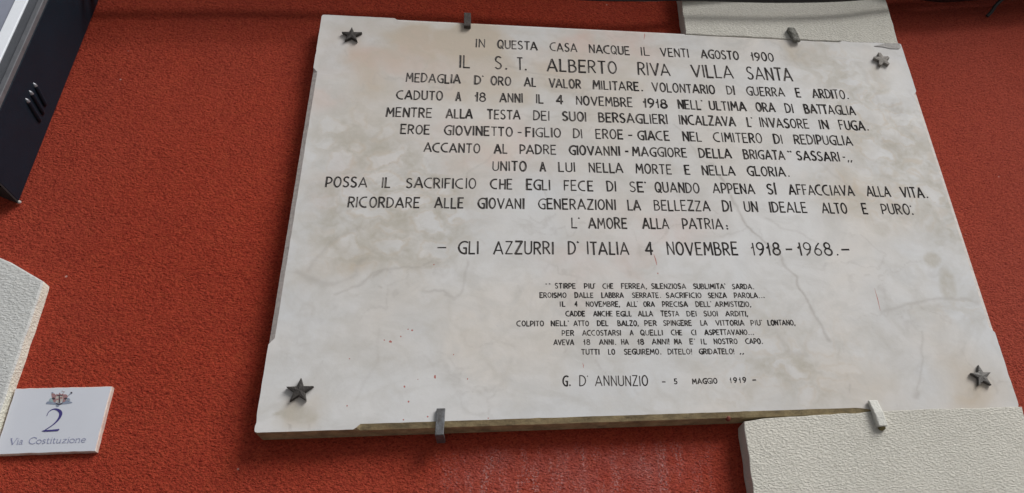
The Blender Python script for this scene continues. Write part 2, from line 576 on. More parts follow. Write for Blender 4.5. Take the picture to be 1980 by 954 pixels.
# ------------------------------------------------------------------ the plaque
PW = 1.2 * S
PH = 0.81712448 * S
X1, Z1 = X0 + PW, Z0 + PH
plaque = empty('memorial_plaque', ((X0 + X1) / 2, 0, Z0), 'large white veined marble plaque with carved black lettering and four metal stars', 'plaque')
CH = 0.0078 * S
CHD = 0.0045 * S
STOP = 0.135 * S
SLP = 0.010 * S

# front outline and side outline with matching points; stopped chamfers on the four sides
front = []; side = []


def edge_run(a, b, n_in, s1=None):
    """points along one side from corner a to corner b, n_in points inwards"""
    a, b, n_in = Vector(a), Vector(b), Vector(n_in)
    s1 = s1 or STOP
    L = (b - a).length; u = (b - a) / L
    k = max(8, int(L / 0.006)); marks = sorted(set([j / k * L for j in range(k)] + [STOP, STOP + SLP, L - s1 - SLP, L - s1]))
    for s in marks:
        e = min(max((s - STOP) / SLP, 0), 1) * min(max((L - s1 - s) / (SLP * (6 if s1 > STOP else 1)), 0), 1)
        e = e * e * (3 - 2 * e)
        q = a + u * s
        jx = (fbm(np.array([s * 60 + n_in.x * 31]), np.array([n_in.y * 17.3 + 4]), 11, 3)[0] - 0.5)
        chip = max(0, vnoise(np.array([s * 45 + n_in.x * 9 + 3]), np.array([n_in.y * 5.3]), 77)[0] - 0.84) * 0.010
        front.append(q + n_in * (e * CH + 0.0007 + jx * 0.0008 + chip))
        side.append(q + n_in * (0.0002 + max(jx, 0) * 0.0008))


edge_run((X0, Z0), (X1, Z0), (0, 1), 0.235 * S)
edge_run((X1, Z0), (X1, Z1), (-1, 0))
edge_run((X1, Z1), (X0, Z1), (0, -1))
edge_run((X0, Z1), (X0, Z0), (1, 0))


# worn round corners
def round_corner(pts, rad):
    for q in pts:
        for cxx, sx in ((X0, 1), (X1, -1)):
            for czz, sz in ((Z0, 1), (Z1, -1)):
                dx = (q.x - cxx) * sx; dz = (q.y - czz) * sz
                if dx < rad and dz < rad:
                    c = Vector((cxx + sx * rad, czz + sz * rad))
                    v = q - c
                    if v.length > rad:
                        v = v.normalized() * rad
                        q.x, q.y = c.x + v.x, c.y + v.y


round_corner(front, 0.007)
round_corner(side, 0.006)

# ---- lettering: capitals drawn as chisel strokes
def arc(cx, cy, rx, ry, a0, a1, n=9):
    return [(cx + rx * math.cos(math.radians(a0 + (a1 - a0) * k / n)), cy + ry * math.sin(math.radians(a0 + (a1 - a0) * k / n))) for k in range(n + 1)]


def bowl(x0, yt, yb, xr):
    ry = (yt - yb) / 2
    rx = min(ry, xr * 0.75)
    return [(x0, yt)] + arc(xr - rx, (yt + yb) / 2, rx, ry, 90, -90, 8) + [(x0, yb)]


GL = {
    'A': (.70, [[(0, 0), (.35, 1)], [(.35, 1), (.70, 0)], [(.13, .30), (.57, .30)]]),
    'B': (.50, [[(0, 0), (0, 1)], bowl(0, 1, .55, .42), bowl(0, .55, 0, .50)]),
    'C': (.60, [arc(.5, .5, .5, .5, 77, 180, 7), arc(.5, .5, .5, .5, 180, 283, 7)]),
    'D': (.56, [[(0, 0), (0, 1)], bowl(0, 1, 0, .56)]),
    'E': (.46, [[(0, 0), (0, 1)], [(0, 1), (.46, 1)], [(0, .52), (.38, .52)], [(0, 0), (.46, 0)]]),
    'F': (.44, [[(0, 0), (0, 1)], [(0, 1), (.44, 1)], [(0, .52), (.36, .52)]]),
    'G': (.58, [arc(.46, .5, .46, .5, 60, 180, 7), arc(.46, .5, .46, .5, 180, 285, 6), [(.58, .02), (.58, .46)], [(.58, .46), (.38, .46)], [(.58, .06), (.48, 0)]]),
    'H': (.52, [[(0, 0), (0, 1)], [(.52, 0), (.52, 1)], [(0, .5), (.52, .5)]]),
    'I': (.02, [[(.01, 0), (.01, 1)]]),
    'L': (.42, [[(0, 0), (0, 1)], [(0, 0), (.42, 0)]]),
    'M': (.68, [[(0, 0), (.07, 1)], [(.07, 1), (.34, .34)], [(.34, .34), (.61, 1)], [(.61, 1), (.68, 0)]]),
    'N': (.52, [[(0, 0), (0, 1)], [(0, 1), (.52, 0)], [(.52, 0), (.52, 1)]]),
    'O': (.58, [arc(.29, .5, .29, .5, 80, 280, 11), arc(.29, .5, .29, .5, 260, 460, 11)]),
    'P': (.46, [[(0, 0), (0, 1)], bowl(0, 1, .36, .46)]),
    'Q': (.60, [arc(.29, .5, .29, .5, 80, 280, 11), arc(.29, .5, .29, .5, 260, 460, 11), [(.34, .28), (.60, -.06)]]),
    'R': (.50, [[(0, 0), (0, 1)], bowl(0, 1, .48, .46), [(.20, .48), (.50, 0)]]),
    'S': (.46, [arc(.24, .755, .215, .245, 40, 180, 7), [(.025, .755), (.06, .62), (.40, .40), (.445, .26)], arc(.215, .255, .23, .255, 5, -145, 8)]),
    'T': (.52, [[(.26, 0), (.26, 1)], [(0, 1), (.52, 1)]]),
    'U': (.52, [[(0, 1), (0, .26)] + arc(.26, .26, .26, .26, 180, 360, 8) + [(.52, 1)]]),
    'V': (.64, [[(0, 1), (.32, 0)], [(.32, 0), (.64, 1)]]),
    'Z': (.52, [[(.02, 1), (.52, 1)], [(.52, 1), (0, 0)], [(0, 0), (.52, 0)]]),
    '0': (.50, [arc(.25, .5, .25, .5, 80, 280, 11), arc(.25, .5, .25, .5, 260, 460, 11)]),
    '1': (.18, [[(.15, 0), (.15, 1)], [(0, .58), (.15, .72)]]),
    '4': (.54, [[(.40, 0), (.40, 1)], [(.40, 1), (0, .30)], [(0, .30), (.54, .30)]]),
    '5': (.44, [[(.05, 1), (.42, 1)], [(.05, 1), (.03, .55)], [(.03, .55)] + arc(.18, .30, .25, .29, 110, -140, 9)]),
    '6': (.50, [[(.42, 1), (.20, .74), (.05, .42), (.01, .28)], arc(.25, .27, .24, .27, 80, 280, 9), arc(.25, .27, .24, .27, 260, 460, 9)]),
    '8': (.52, [arc(.26, .77, .20, .23, 80, 280, 9), arc(.26, .77, .20, .23, 260, 460, 9), arc(.26, .27, .26, .27, 80, 280, 9), arc(.26, .27, .26, .27, 260, 460, 9)]),
    '9': (.50, [arc(.25, .72, .24, .28, 80, 280, 9), arc(.25, .72, .24, .28, 260, 460, 9), [(.49, .70), (.47, .50), (.34, .20), (.12, 0)]]),
    '.': (.14, [[(.05, .0), (.09, .07)]]),
    ',': (.16, [[(.12, .08), (.05, -.16)]]),
    ':': (.14, [[(.06, .0), (.10, .06)], [(.04, .80), (.07, .86)]]),
    ';': (.30, [[(.24, .0), (.28, .06)], [(.24, .28), (.28, .33)]]),
    "'": (.08, [[(.02, .96), (.06, 1.0)]]),
    '`': (.12, [[(.0, 1.0), (.12, .93)]]),
    '"': (.20, [[(.0, .98), (.05, .90)], [(.15, .98), (.20, .90)]]),
    '^': (.24, [[(.0, .92), (.05, .88)], [(.19, .94), (.24, .92)]]),
    '_': (.20, [[(.04, .10), (.0, -.10)], [(.20, .10), (.15, -.10)]]),
    '!': (.12, [[(.07, .36), (.07, 1)], [(.06, .0), (.09, .05)]]),
    '-': (.30, [[(0, .46), (.30, .47)]]),
}

# (cap height in px, stroke weight, baseline (x, y) pairs, words (text, x0, x1))
LINES = [
    (15.2, 0.164, [(919, 91.3), (1040, 97), (1218, 106), (1498, 119)], [('IN', 918.8, 938.2), ('QUESTA', 960.5, 1040), ('CASA', 1062, 1116.8), ('NACQUE', 1138.5, 1218.5), ('IL', 1239, 1257.4), ('VENTI', 1276.8, 1333), ('AGOSTO', 1355, 1430), ('1900', 1452, 1498)]),
    (23.0, 0.136, [(887, 130.2), (1194, 143.0), (1534, 156.7)], [('IL', 887.2, 909.7), ('S.', 955.4, 982.4), ('T.', 998.8, 1019.8), ('ALBERTO', 1056.4, 1194), ('RIVA', 1232.6, 1297.8), ('VILLA', 1337, 1420), ('SANTA', 1444.7, 1534.4)]),
    (16.0, 0.180, [(783, 158), (891, 161.7), (1237, 176.0), (1643, 191.8)], [('MEDAGLIA', 783.4, 891), ("D'", 916, 935.7), ('ORO', 947.6, 988.7), ('AL', 1012.2, 1037.5), ('VALOR', 1060.2, 1124.3), ('MILITARE.', 1145.3, 1244.7), ('VOLONTARIO', 1260.4, 1384.1), ('DI', 1405.1, 1422), ('GUERRA', 1443.5, 1519.2), ('E', 1539.4, 1550.3), ('ARDITO.', 1571, 1643)]),
    (16.4, 0.180, [(765, 191.8), (857, 194.0), (1011, 198.6), (1224, 207), (1656, 222.4)], [('CADUTO', 764.7, 856.7), ('A', 879.4, 892), ('18', 916.8, 940.3), ('ANNI', 964.7, 1011.5), ('IL', 1035.5, 1051.9), ('4', 1074.6, 1089.7), ('NOVEMBRE', 1113.2, 1224.3), ('1918', 1243.2, 1291.5), ("NELL'", 1310.9, 1361.4), ('ULTIMA', 1371.5, 1444.7), ('ORA', 1461.9, 1500.8), ('DI', 1518.7, 1535.7), ('BATTAGLIA', 1555.9, 1656.1)]),
    (17.0, 0.174, [(745, 225.4), (1007, 231.2), (1134, 235), (1292, 239.8), (1682, 252.4)], [('MENTRE', 745, 835.5), ('ALLA', 860.7, 914.2), ('TESTA', 940.8, 1007), ('DEI', 1030, 1063.2), ('SUOI', 1086.5, 1134.4), ('BERSAGLIERI', 1156.7, 1292), ('INCALZAVA', 1313, 1424), ("L'", 1444.7, 1458), ('INVASORE', 1469.5, 1566), ('IN', 1585, 1604), ('FUGA.', 1623.5, 1681.6)]),
    (17.0, 0.174, [(773, 258.4), (1085, 266), (1296, 271.8), (1650, 281.4)], [('EROE', 772.8, 831.4), ('GIOVINETTO', 857.4, 992), ('-', 1000, 1009.7), ('FIGLIO', 1015.3, 1085.5), ('DI', 1107.4, 1127), ('EROE', 1151, 1206), ('-', 1214.2, 1224.3), ('GIACE', 1232.6, 1295.8), ('NEL', 1320.3, 1358.4), ('CIMITERO', 1379, 1475.6), ('DI', 1496.5, 1514.7), ('REDIPUGLIA', 1535.7, 1650.6)]),
    (16.8, 0.180, [(818, 293.7), (1200, 301), (1330, 304), (1625, 312)], [('ACCANTO', 817.8, 928.9), ('AL', 954, 982), ('PADRE', 1003.9, 1076.4), ('GIOVANNI', 1099.8, 1199.6), ('-', 1208.4, 1216.5), ('MAGGIORE', 1222.3, 1329.8), ('DELLA', 1351.3, 1416.2), ('BRIGATA', 1437.7, 1519.7), ('"', 1524.3, 1534.4), ('SASSARI', 1541.2, 1625.3), ('-', 1630, 1637), ('_', 1638, 1649)]),
    (17.3, 0.174, [(951, 329.8), (1206, 334.2), (1300, 337), (1520, 341.2)], [('UNITO', 950.9, 1018.5), ('A', 1043, 1056.2), ('LUI', 1079, 1113), ('NELLA', 1138.2, 1206), ('MORTE', 1228.8, 1300.3), ('E', 1324, 1336), ('NELLA', 1357.6, 1423.3), ('GLORIA.', 1445.3, 1528.6)]),
    (18.6, 0.164, [(628, 361.6), (921, 364.6), (1064, 367.9), (1240, 371.2), (1461, 375), (1654, 378.5), (1790, 382.5)], [('POSSA', 627.8, 710.4), ('IL', 736.9, 755.3), ('SACRIFICIO', 783.6, 921.2), ('CHE', 946.5, 991.4), ('EGLI', 1016.7, 1064.6), ('FECE', 1089.6, 1148.2), ('DI', 1173, 1192.4), ("SE'", 1217, 1251.7), ('QUANDO', 1266, 1354), ('APPENA', 1378, 1461.3), ("S\u00cc", 1484, 1502.2), ('AFFACCIAVA', 1525.5, 1653.8), ('ALLA', 1676, 1724), ('VITA.', 1743, 1796.5)]),
    (19.0, 0.164, [(671, 400.7), (1014, 403.7), (1191, 405.8), (1375, 408.3), (1562, 411.3), (1765, 415.1)], [('RICORDARE', 670.7, 811.6), ('ALLE', 838.6, 896.7), ('GIOVANI', 922.5, 1014.1), ('GENERAZIONI', 1039.9, 1191.6), ('LA', 1213.3, 1240.4), ('BELLEZZA', 1264.3, 1375), ('DI', 1397, 1416.4), ('UN', 1439.3, 1466.9), ('IDEALE', 1488.6, 1562.3), ('ALTO', 1589.4, 1640.4), ('E', 1668.4, 1679.8), ('PURO:', 1705.6, 1768.2)]),
    (19.3, 0.164, [(1104, 441.1), (1409, 443.3)], [("L'", 1104, 1123.4), ('AMORE', 1136.8, 1213.8), ('ALLA', 1241.6, 1295.2), ('PATRIA;', 1319.4, 1409)]),
    (23.5, 0.141, [(845, 490.6), (1071, 491.6), (1428, 493.4), (1645, 494)], [('-', 843.7, 863.4), ('GLI', 884.8, 925.8), ('AZZURRI', 952.8, 1071), ("D'", 1097.7, 1120.4), ('ITALIA', 1134.8, 1217.6), ('4', 1247.4, 1264.3), ('NOVEMBRE', 1290, 1428.5), ('1918', 1453.2, 1511.3), ('-', 1520.2, 1534.5), ('1968.', 1544, 1623.5), ('-', 1628, 1645.5)]),
    (9.3, 0.243, [(1054, 557.7), (1459, 559)], [('^', 1054, 1065), ('STIRPE', 1072.5, 1113.6), ("PIU'", 1129, 1152.6), ('CHE', 1164.5, 1186.6), ('FERREA,', 1200.8, 1251.7), ('SILENZIOSA', 1259.2, 1327.5), ("SUBLIMITA'", 1340.2, 1404.3), ('SARDA.', 1415.7, 1459)]),
    (9.3, 0.243, [(1043, 575.7), (1480, 576.2)], [('EROISMO', 1042.8, 1095.7), ('DALLE', 1110.6, 1147.9), ('LABBRA', 1162.5, 1206.8), ('SERRATE.', 1222, 1279), ('SACRIFICIO', 1287.4, 1357.2), ('SENZA', 1368.9, 1406.2), ('PAROLA...', 1419.4, 1479.4)]),
    (9.3, 0.243, [(1082, 593), (1453, 593.2)], [('IL', 1081.9, 1093.8), ('4', 1110.6, 1117.4), ('NOVEMBRE,', 1132.5, 1199.8), ("ALL'", 1211, 1234.7), ('ORA', 1243.8, 1266.8), ('PRECISA', 1280.2, 1330.8), ("DELL'", 1344.9, 1377), ('ARMISTIZIO,', 1382, 1453.4)]),
    (9.4, 0.243, [(1092, 611.6), (1447, 611.6)], [('CADDE', 1092.8, 1131.9), ('ANCHE', 1146.6, 1185.3), ('EGLI,', 1191.7, 1222), ('ALLA', 1233.2, 1263.6), ('TESTA', 1277.5, 1314.2), ('DEI', 1327.5, 1347.7), ('SUOI', 1360.6, 1388.9), ('ARDITI,', 1402.5, 1447.2)]),
    (9.5, 0.243, [(998, 630.8), (1539, 629)], [('COLPITO', 997.9, 1052.3), ("NELL'", 1064.9, 1100.8), ('ATTO', 1108.3, 1139.4), ('DEL', 1154.2, 1177.2), ('BALZO,', 1193.8, 1235.7), ('PER', 1245.7, 1270.6), ('SPINGERE', 1282.3, 1338.3), ('LA', 1354.3, 1368.9), ('VITTORIA', 1383.6, 1440.2), ("PIU'", 1451.5, 1475), ('LONTANO,', 1484.5, 1538.9)]),
    (9.5, 0.243, [(1085, 649.2), (1459, 647.4)], [('PER', 1085.7, 1110.6), ('ACCOSTARSI', 1125.3, 1201.1), ('A', 1217.4, 1225.7), ('QUELLI', 1238, 1282.3), ('CHE', 1297.2, 1320), ('CI', 1336.4, 1346.8), ('ASPETTAVANO...', 1361.9, 1458.7)]),
    (9.7, 0.243, [(1069, 667.2), (1476, 664.7)], [('AVEVA', 1069.6, 1110.6), ('18', 1127.7, 1141.9), ('ANNI.', 1158, 1192.3), ('HA', 1201, 1216.4), ('18', 1232.3, 1246), ('ANNI!', 1260.2, 1295.3), ('MA', 1303.4, 1319.4), ("E'", 1333.2, 1345.5), ('IL', 1355.3, 1367.5), ('NOSTRO', 1380.2, 1427), ('CAPO.', 1441, 1476)]),
    (9.7, 0.243, [(1123, 685.7), (1439, 684.7)], [('TUTTI', 1123.4, 1159.6), ('LO', 1175.7, 1190), ('SEGUIREMO.', 1206.4, 1279.8), ('DITELO!', 1290.8, 1339.2), ('GRIDATELO!', 1351.5, 1421), ('_', 1429.8, 1439)]),
    (19.0, 0.136, [(1087, 746.4), (1254, 746.0)], [('G.', 1087.3, 1104.4), ("D'", 1119.6, 1139), ('ANNUNZIO', 1150, 1254)]),
    (9.8, 0.231, [(1280, 743.2), (1340, 742.8), (1463, 739.5)], [('-', 1280, 1287.8), ('5', 1303.3, 1310.4), ('MAGGIO', 1338.4, 1387.8), ('1919', 1411, 1443.8), ('-', 1455, 1463)]),
]


def poly_y(pts, x):
    if x <= pts[0][0]:
        a, b = pts[0], pts[1]
    elif x >= pts[-1][0]:
        a, b = pts[-2], pts[-1]
    else:
        for a, b in zip(pts, pts[1:]):
            if a[0] <= x <= b[0]:
                break
    return a[1] + (b[1] - a[1]) * (x - a[0]) / (b[0] - a[0])


def glyph(ch):
    if ch == '\u00cc':
        w_, st = GL['I']
        return w_, st + [[(.0, 1.16), (.06, 1.12)]]
    return GL[ch]


def strokes_of_line(line):
    """list of (points 2-D in the slab's face, half width)"""
    cap, wt, base, words = line
    out = []
    for text, xa, xb in words:
        ya, yb = poly_y(base, xa), poly_y(base, xb)
        A = W2(xa, ya, -T); B = W2(xb, yb, -T)
        xm, ym = (xa + xb) / 2, (ya + yb) / 2
        H = (W2(xm, ym - cap, -T) - W2(xm, ym, -T)).y
        hw0 = H * wt * 0.5
        u = (B - A); Lw = u.length; u /= Lw
        v = Vector((-u.y, u.x))
        # vertical strokes stay plumb
        v = (v + Vector((0, 1))).normalized()
        gap = 0.24 if len(text) > 1 else 0
        nat = sum(glyph(c)[0] for c in text)
        gaps = []
        for c, d in zip(text, text[1:]):
            gp = gap
            if d in ".,:;'!`":
                gp = gap * (1.25 if d == '.' else 0.8)
            if c + d in ('TA', 'AT', 'AV', 'VA', 'LT', 'FA', 'PA', 'LA', 'AC', 'TT'):
                gp = gap * 0.72
            if c == 'C' and d in 'IOHE':
                gp = gap * 1.4
            if c in 'IN' and d in 'INM':
                gp = gap * 1.15
            gaps.append(gp)
        avail = Lw - 2 * hw0
        total = nat + sum(gaps)
        if text == '-':
            sx = avail / nat; gs = 0
        else:
            sx = avail / total
            # do not let letters get too wide: widen the gaps instead
            if sx > H * 1.12 and sum(gaps) > 0:
                s_l = H * 1.12
                gs = (avail - nat * s_l) / sum(gaps); sx = s_l
            else:
                gs = sx
        x = hw0
        for k, c in enumerate(text):
            wd, st = glyph(c)
            rot = random.gauss(0, 0.012); dy = random.gauss(0, 0.012) * H; hs_ = 1 + random.gauss(0, 0.018)
            hw = hw0 * random.uniform(0.82, 1.14)
            for s in st:
                pts = []
                for (qx, qy) in s:
                    lx = qx * sx; ly = qy * H * hs_ + dy
                    lx -= ly * rot
                    pts.append(A + u * (x + lx) + v * ly)
                out.append((pts, hw * random.uniform(0.82, 1.12)))
            x += wd * sx
            if k < len(gaps):
                x += gaps[k] * gs
    return out


def ribbon(pts, hw):
    """left and right rim of a chisel stroke"""
    pts = [Vector(p) for p in pts]
    # drop doubles
    q = [pts[0]]
    for p in pts[1:]:
        if (p - q[-1]).length > 1e-6:
            q.append(p)
    pts = q
    d0 = (pts[0] - pts[1]).normalized(); d1 = (pts[-1] - pts[-2]).normalized()
    ends = 0.55
    pts[0] = pts[0] + d0 * hw * ends; pts[-1] = pts[-1] + d1 * hw * ends
    L = []; Rr = []
    n = len(pts)
    for k in range(n):
        t = (pts[min(k + 1, n - 1)] - pts[max(k - 1, 0)]).normalized()
        nn = Vector((-t.y, t.x))
        hh = hw
        if n > 2 and 0 < k < n - 1:
            a = (pts[k] - pts[k - 1]).normalized(); b = (pts[k + 1] - pts[k]).normalized()
            cs = max(0.6, math.sqrt(max(0, (1 + a.dot(b)) / 2)))
            hh = hw / cs
        L.append(pts[k] + nn * hh); Rr.append(pts[k] - nn * hh)
    return pts, L, Rr


cdt_v = []; cdt_f = []; kinds = []


def cdt_poly(pts, kind):
    b = len(cdt_v)
    cdt_v.extend(pts)
    cdt_f.append(list(range(b, b + len(pts))))
    kinds.append(kind)


cdt_v.extend(Vector(p) for p in front)
cdt_e = [(k, (k + 1) % len(front)) for k in range(len(front))]


def inside(x, y):
    r = False
    for a, b in zip(front, front[1:] + front[:1]):
        if (a.y > y) != (b.y > y) and x < (b.x - a.x) * (y - a.y) / (b.y - a.y) + a.x:
            r = not r
    return r


line_geo = []
for ln in LINES:
    mbl = MB()
    for pts, hw in strokes_of_line(ln):
        c, L, Rr = ribbon(pts, hw)
        cdt_poly(Rr + L[::-1], 'letter')
        dep = hw * 0.9
        n = len(c)
        vs = []
        d0 = (c[1] - c[0]).normalized() * hw * 0.8; d1 = (c[-2] - c[-1]).normalized() * hw * 0.8
        for k in range(n):
            m = c[k] + (d0 if k == 0 else d1 if k == n - 1 else Vector((0, 0)))
            vs += [(L[k].x, -T, L[k].y), (m.x, -T + dep, m.y), (Rr[k].x, -T, Rr[k].y)]
        fs = [(0, 1, 2), (3 * n - 3, 3 * n - 1, 3 * n - 2)]
        for k in range(n - 1):
            a = 3 * k
            fs += [(a, a + 3, a + 4, a + 1), (a + 1, a + 4, a + 5, a + 2)]
        mbl.add(vs, fs)
    line_geo.append(mbl)

# red paint splashes and streaks left by a careless painter
SPOT = [(755, 661, 3.2, 2.6), (775, 651, 1.8, 1.6), (789, 637, 1.6, 1.4), (797, 639, 2.0, 2.0), (743, 658, 1.6, 1.5), (841, 729, 2.6, 4.0), (782, 748, 2.2, 2.4), (790, 777, 1.7, 2.2), (671, 785, 1.5, 1.9),
        (780, 812, 1.5, 1.8), (827, 806, 1.6, 1.9), (877, 686, 1.4, 1.4), (944, 809, 1.6, 1.4), (676, 694, 1.2, 1.2), (904, 733, 1.3, 1.9), (808, 734, 1.1, 1.1), (839, 512, 1.6, 1.5), (1272, 529, 1.5, 1.8), (1264, 62, 1.3, 1.2)]
for (x, y, a, b) in SPOT:
    ph = random.random() * 6
    cdt_poly(ccw([W2(x + a * 0.9 * math.cos(t) * (1 + 0.25 * math.sin(2 * t + ph)), y + b * 0.9 * math.sin(t) * (1 + 0.2 * math.sin(3 * t + ph)), -T) for t in [k * math.pi / 4 for k in range(8)]]), 'red')
for (x0_, y0_, x1_, y1_, wd) in [(1264, 492, 1270, 513, 1.3), (1691, 558, 1702, 601, 0.9), (1246.5, 62, 1245, 77, 1.0), (1126.5, 702, 1128, 712, 0.7)]:
    a = W2(x0_, y0_, -T); b = W2(x1_, y1_, -T); m_ = a.lerp(b, 0.5) + Vector((0.0008, 0))
    u = (b - a).normalized(); nn = Vector((-u.y, u.x)) * (wd * 0.0009)
    cdt_poly(ccw([a + nn * .3, m_ + nn, b + nn * .4, b - nn * .4, m_ - nn, a - nn * .3]), 'red')

# grid of interior points for the marbling
NX, NZ = 500, 340
gx, gz = np.meshgrid(np.linspace(X0 + 0.012, X1 - 0.012, NX), np.linspace(Z0 + 0.012, Z1 - 0.012, NZ))
rng = np.random.default_rng(3)
gx = gx + rng.uniform(-0.0007, 0.0007, gx.shape); gz = gz + rng.uniform(-0.0007, 0.0007, gz.shape)
cdt_v.extend(Vector((float(a), float(b))) for a, b in zip(gx.ravel(), gz.ravel()))
rv, re_, rf, ov, oe, of = delaunay_2d_cdt(cdt_v, cdt_e, cdt_f, 0, 1e-7)
tri = []; tmi = []
for f, o in zip(rf, of):
    ks = {kinds[q] for q in o}
    if 'letter' in ks:
        continue
    c = (rv[f[0]] + rv[f[1]] + rv[f[2]]) / 3
    if min(c.x - X0, X1 - c.x, c.y - Z0, Z1 - c.y) < 0.0125 and not inside(c.x, c.y):
        continue
    tri.append(f); tmi.append(3 if 'red' in ks else 0)
# the slab mesh: front triangles, stopped chamfers, sides, back
verts = [(p.x, -T, p.y) for p in rv]
nf = len(front)
b0 = len(verts)
verts += [(p.x, -T, p.y) for p in front]
b1 = len(verts)
verts += [(p.x, -T + CHD, p.y) for p in side]
b2 = len(verts)
verts += [(p.x, 0.0, p.y) for p in side]
faces = [tuple(f) for f in tri]
mi = list(tmi)
for k in range(nf):
    q = (k + 1) % nf
    mid = (side[k] + side[q]) / 2
    low = abs(mid.y - Z0) < 0.004
    top = abs(mid.y - Z1) < 0.004
    m_ = 1 if low else (0 if top else 2)
    faces.append((b0 + k, b0 + q, b1 + q, b1 + k)); mi.append(m_)
    faces.append((b1 + k, b1 + q, b2 + q, b2 + k)); mi.append(m_)
faces.append(tuple(b2 + k for k in range(nf))); mi.append(2)
slab = mesh('slab', verts, faces, [M['marble'], M['edge_low'], M['edge_side'], M['red_splash']], plaque, mi)
bm = bmesh.new(); bm.from_mesh(slab.data)
for f in bm.faces:
    if f.normal.y > 0.9 and f.calc_center_median().y < -T + 0.001:
        f.normal_flip()
bm.to_mesh(slab.data); bm.free()

# marbling masks painted per vertex (grey breccia, beige, pink, veins)
V = np.array([(v[0], v[2]) for v in verts])
vx, vz = V[:, 0], V[:, 1]
wx = vx + (fbm(vx * 14, vz * 14, 3) - 0.5) * 0.075
wz = vz + (fbm(vx * 14, vz * 14, 41) - 0.5) * 0.075


def blob(px, py, rx, ry, amp, soft=1.0):
    c = W2(px, py, -T); ex = W2(px + rx, py, -T) - c; ey = W2(px, py - ry, -T) - c
    d = ((wx - c.x) / ex.x) ** 2 + ((wz - c.y) / ey.y) ** 2
    return amp * np.exp(-d * 0.9 / soft)


def vein(pts, wpx, amp, wob=0.012, seed=0):
    ax = vx + (fbm(vx * 22, vz * 22, 60 + seed) - 0.5) * wob * 2
    az = vz + (fbm(vx * 22, vz * 22, 90 + seed) - 0.5) * wob * 2
    best = np.full(len(vx), 9.0)
    P = [W2(x, y, -T) for x, y in pts]
    for a, b in zip(P, P[1:]):
        d = b - a
        t = np.clip(((ax - a.x) * d.x + (az - a.y) * d.y) / d.length_squared, 0, 1)
        best = np.minimum(best, np.hypot(ax - a.x - t * d.x, az - a.y - t * d.y))
    wd = wpx * 0.00085
    mod = 0.45 + 0.75 * fbm(vx * 40, vz * 40, 130 + seed)
    return amp * np.exp(-(best / wd) ** 2) * mod


def worley(x, y, seed):
    ix = np.floor(x).astype(np.int64); iy = np.floor(y).astype(np.int64)
    f1 = np.full(len(x), 9.0); f2 = np.full(len(x), 9.0)
    for dx in (-1, 0, 1):
        for dy in (-1, 0, 1):
            ax = ix + dx; ay = iy + dy
            d = np.hypot(ax + lattice(ax, ay, seed) - x, ay + lattice(ax, ay, seed + 9) - y)
            f2 = np.minimum(f2, np.maximum(f1, d)); f1 = np.minimum(f1, d)
    return f1, f2


sx_ = vx + (fbm(vx * 30, vz * 30, 703, 4) - 0.5) * 0.05
sz_ = vz + (fbm(vx * 30, vz * 30, 741, 4) - 0.5) * 0.05
wa, wb = worley(sx_ * 13 + sz_ * 5, sz_ * 19, 77)
wc, wd2 = worley(sx_ * 33, sz_ * 40, 99)
matrix = np.clip(1.15 - (wb - wa) * 3.0, 0, 1)            # grey matter between pale clasts
matrix2 = np.clip(1.0 - (wd2 - wc) * 3.2, 0, 1)
rid = 1 - np.abs(2 * fbm(wx * 17, wz * 17, 200, 5) - 1)
cl = fbm(wx * 26, wz * 26, 300, 4)
grey = np.zeros(len(vx))
for b_ in [(700, 470, 100, 55, .85), (780, 420, 110, 75, .85), (690, 330, 90, 90, .55), (640, 240, 60, 60, .35), (830, 350, 70, 55, .5), (740, 290, 80, 60, .4), (860, 440, 50, 70, .5),
           (1690, 260, 60, 60, .7), (1770, 300, 60, 55, .85), (1630, 180, 55, 60, .75), (1575, 110, 60, 40, .5), (1700, 385, 70, 45, .7), (1790, 385, 60, 50, .7), (1850, 450, 45, 60, .6), (1600, 360, 70, 40, .5), (1710, 210, 50, 60, .6),
           (1480, 700, 90, 50, .55), (1570, 730, 80, 55, .55), (1640, 680, 60, 55, .4), (1400, 745, 50, 30, .35), (1500, 620, 60, 50, .35), (1880, 600, 40, 30, .4), (1800, 590, 80, 25, .35), (1060, 660, 30, 160, .12), (1250, 770, 120, 30, .2)]:
    grey = grey + blob(*b_)
grey_zone = np.clip(grey, 0, 1)
grey = np.clip(grey * 1.3, 0, 1) * np.clip(0.70 * matrix + 0.30 * matrix2 + (cl - 0.5) * 1.6, 0, 1) * (0.55 + 0.4 * rid)
for b_ in [(1797, 503, 17, 15, .9), (1832, 552, 17, 36, .75), (1700, 440, 22, 14, .5), (575, 800, 30, 16, .9), (548, 797, 17, 6, .8), (590, 808, 20, 14, .6), (1815, 470, 12, 8, .6)]:
    c = W2(b_[0], b_[1], -T); ex = W2(b_[0] + b_[2], b_[1], -T) - c; ey = W2(b_[0], b_[1] - b_[3], -T) - c
    d = ((vx * .7 + wx * .3 - c.x) / ex.x) ** 2 + ((vz * .7 + wz * .3 - c.y) / ey.y) ** 2
    grey = np.maximum(grey, b_[4] * np.clip(1.5 - d * 1.1, 0, 1) * (0.6 + 0.6 * fbm(vx * 90, vz * 90, 9, 3)))
grey = np.clip(grey, 0, 1)
